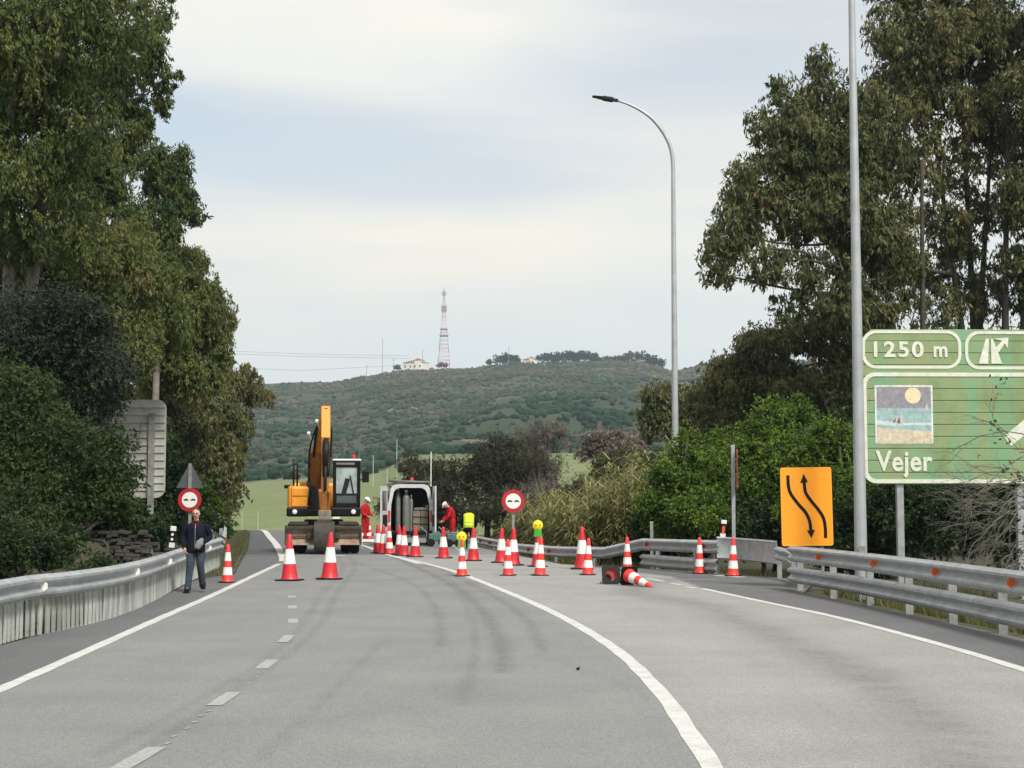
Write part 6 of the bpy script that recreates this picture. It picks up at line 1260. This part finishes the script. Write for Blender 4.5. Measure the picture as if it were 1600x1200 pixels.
# ------------------------------------------------------------------ far hill: mast, houses, thin masts, wires, field posts
D = 1490; s_ = D / F; c = P(693.5, 574, D); H = (574 - 447) * s_; root = empty('lattice_mast', (c.x, D, c.z - 2), 0, 'red and white lattice mast on top of the far hill', 'mast')
def mw(z): t_ = z / H; return np.interp(t_, [0, .35, .55, .82, .83, 1], [11.5, 7.5, 4.2, 2.8, 1.1, .7]) * .50
nseg = 20; r_ = .14
for i in range(nseg):
    z0_, z1_ = H * i / nseg, H * (i + 1) / nseg; a, b_2 = mw(z0_), mw(z1_); q = MB(); cs = [(-1, -1), (1, -1), (1, 1), (-1, 1)]
    for j in range(4):
        (ax_, ay_), (bx_, by_) = cs[j], cs[(j + 1) % 4]; q.tube([(ax_ * a, ay_ * a, z0_ + 1), (ax_ * b_2, ay_ * b_2, z1_ + 1)], r_, 4); q.tube([(ax_ * b_2, ay_ * b_2, z1_ + 1), (bx_ * b_2, by_ * b_2, z1_ + 1)], r_ * .8, 4); q.tube([(ax_ * a, ay_ * a, z0_ + 1), (bx_ * b_2, by_ * b_2, z1_ + 1)], r_ * .6, 4)
    q.build('mast_section', M['mastred' if (i // 2) % 2 == 0 else 'mastwhite'], root)
q = MB()
for z in (.42, .50, .74, .78, .93, .96): q.box((0, 0, H * z), (mw(H * z) * 2 + 2.0, mw(H * z) * 2 + 2, .9 if z < .6 else 2.2))
q.tube([(-3, 0, H * .94), (3.2, 0, H * .94)], .3, 5); q.build('antenna_platforms', M['mastgrey'], root)
for px_, y0_, y1_, lb in ((597.5, 583, 527, 'tall thin grey mast left of the white house on the hill'), (573, 589, 570, 'short thin mast on the ridge far left of the house'), (615, 580, 560, 'short pole beside the white house on the ridge'), (795, 566, 541, 'thin mast behind the rounded pine on the ridge'), (660, 563, 545, 'thin aerial rising behind the roof of the white house')):
    c = P(px_, y0_, D); h_ = (y0_ - y1_) * s_ + 3; q = MB(); q.tube([(0, 0, -2), (0, 0, h_)], [.4, .22], 6); q.tube([(-1.2, 0, h_ * .9), (1.2, 0, h_ * .9)], .15, 4); o = q.build('thin_mast', M['mastgrey'], None, loc=(c.x, D, c.z - 3)); tag(o, lb, 'mast', 'thin masts on the ridge')
def house(px, py, wpx, hpx, label, m_='housewall', gable=True, D=1485):
    s_ = D / F; c = P(px, py, D); root = empty('house', (c.x, D, c.z - 1.5), math.radians(-18), label, 'house'); w_, h_ = wpx * s_ / 2, hpx * s_ + 1.5
    q = MB(); q.box((0, 0, h_ * .42), (2 * w_, 9, h_ * .84)); q.box((w_ * .35, -1, h_ * .55), (w_ * .6, 9.4, h_ * 1.1)); q.build('wall', M[m_], root)
    q = MB(); q.prism([(-w_ - .5, h_ * .84), (w_ + .5, h_ * .84), (w_ * .2, h_ * 1.1), (-w_ * .2, h_ * 1.1)], -5, 5); q.prism([(w_ * .0, h_ * 1.1), (w_ * .7, h_ * 1.1), (w_ * .35, h_ * 1.35)], -6, 4); q.build('roof', M['roof'], root)
    for k in range(4): q = MB(); q.box((-w_ * .8 + k * w_ * .45, -4.55 if k < 2 else -5.75, h_ * .40), (1.3, .2, 1.8)); q.build('window', M['dark'], root)
    q = MB(); q.box((w_ * .4, 0, h_ * 1.4), (1.2, 1.2, 2.5)); q.build('chimney', M[m_], root)
house(650, 576, 38, 11, 'white house with sloping roof on the hilltop left of the lattice mast'); house(829, 568, 22, 7, 'small pinkish house between pines on the ridge', gable=False)
mb = MB()
for y0_ in (544, 548, 570):
    mb.tube([P(-50, y0_ - 5, 1400), P(300, y0_ + 2, 1430), P(470, y0_ + 9, 1450), P(640, y0_ + 12 - (y0_ > 560) * 12, 1480)], .16, 4)
o = mb.build('overhead_wires', M['mastgrey'], None); tag(o, 'faint overhead wires crossing the sky above the left part of the hill', 'wires')
for i, (px_, y0_, y1_, D_, lb) in enumerate(((620, 722, 688, 300, 'tallest pale pole on the slope above the van'), (583, 738, 712, 320, 'pale pole rising beside the excavator cab'), (403, 822, 800, 200, 'small white post at the bottom of the green field, left one'), (605, 748, 733, 290, 'short pale pole between the excavator cab and the van'), (378, 826, 800, 190, 'white post in the field right beside the left trees'))):
    c = P(px_, y0_, D_); h_ = (y0_ - y1_) * D_ / F; gz = float(Zt(c.x, D_)); q = MB(); q.tube([(0, 0, gz - c.z - .3), (0, 0, h_)], [.09 * D_ / 300, .07 * D_ / 300], 6); q.box((0, 0, h_), (.2 * D_ / 300, .2 * D_ / 300, .1)); o = q.build('field_pole', M['polegrey'], None, loc=c); tag(o, lb, 'pole', 'pale poles in the field')
q = MB(); q.box((0, 0, 0), (.03, .04, .02)); q.box((.01, .01, .012), (.02, .02, .01)); o = q.build('debris', M['black'], None, loc=G(903, 1047) + Vector((0, 0, .014))); tag(o, 'tiny dark bit of debris lying on the asphalt left of the thick line', 'debris')
# ------------------------------------------------------------------ haze
mb = MB(); mb.box((0, 1200, 160), (8200, 2700, 340)); t = NT('haze'); t.t.nodes.remove(t.b)
vo = t.n('ShaderNodeVolumePrincipled'); vo.inputs['Color'].default_value = (.74, .90, 1.0, 1); vo.inputs['Density'].default_value = .00018; vo.inputs['Anisotropy'].default_value = .2; t.l(vo.outputs[0], t.o.inputs['Volume'])
o = mb.build('haze', t.m); tag(o, 'thin bluish haze hanging over the whole valley', 'haze', kind='stuff')
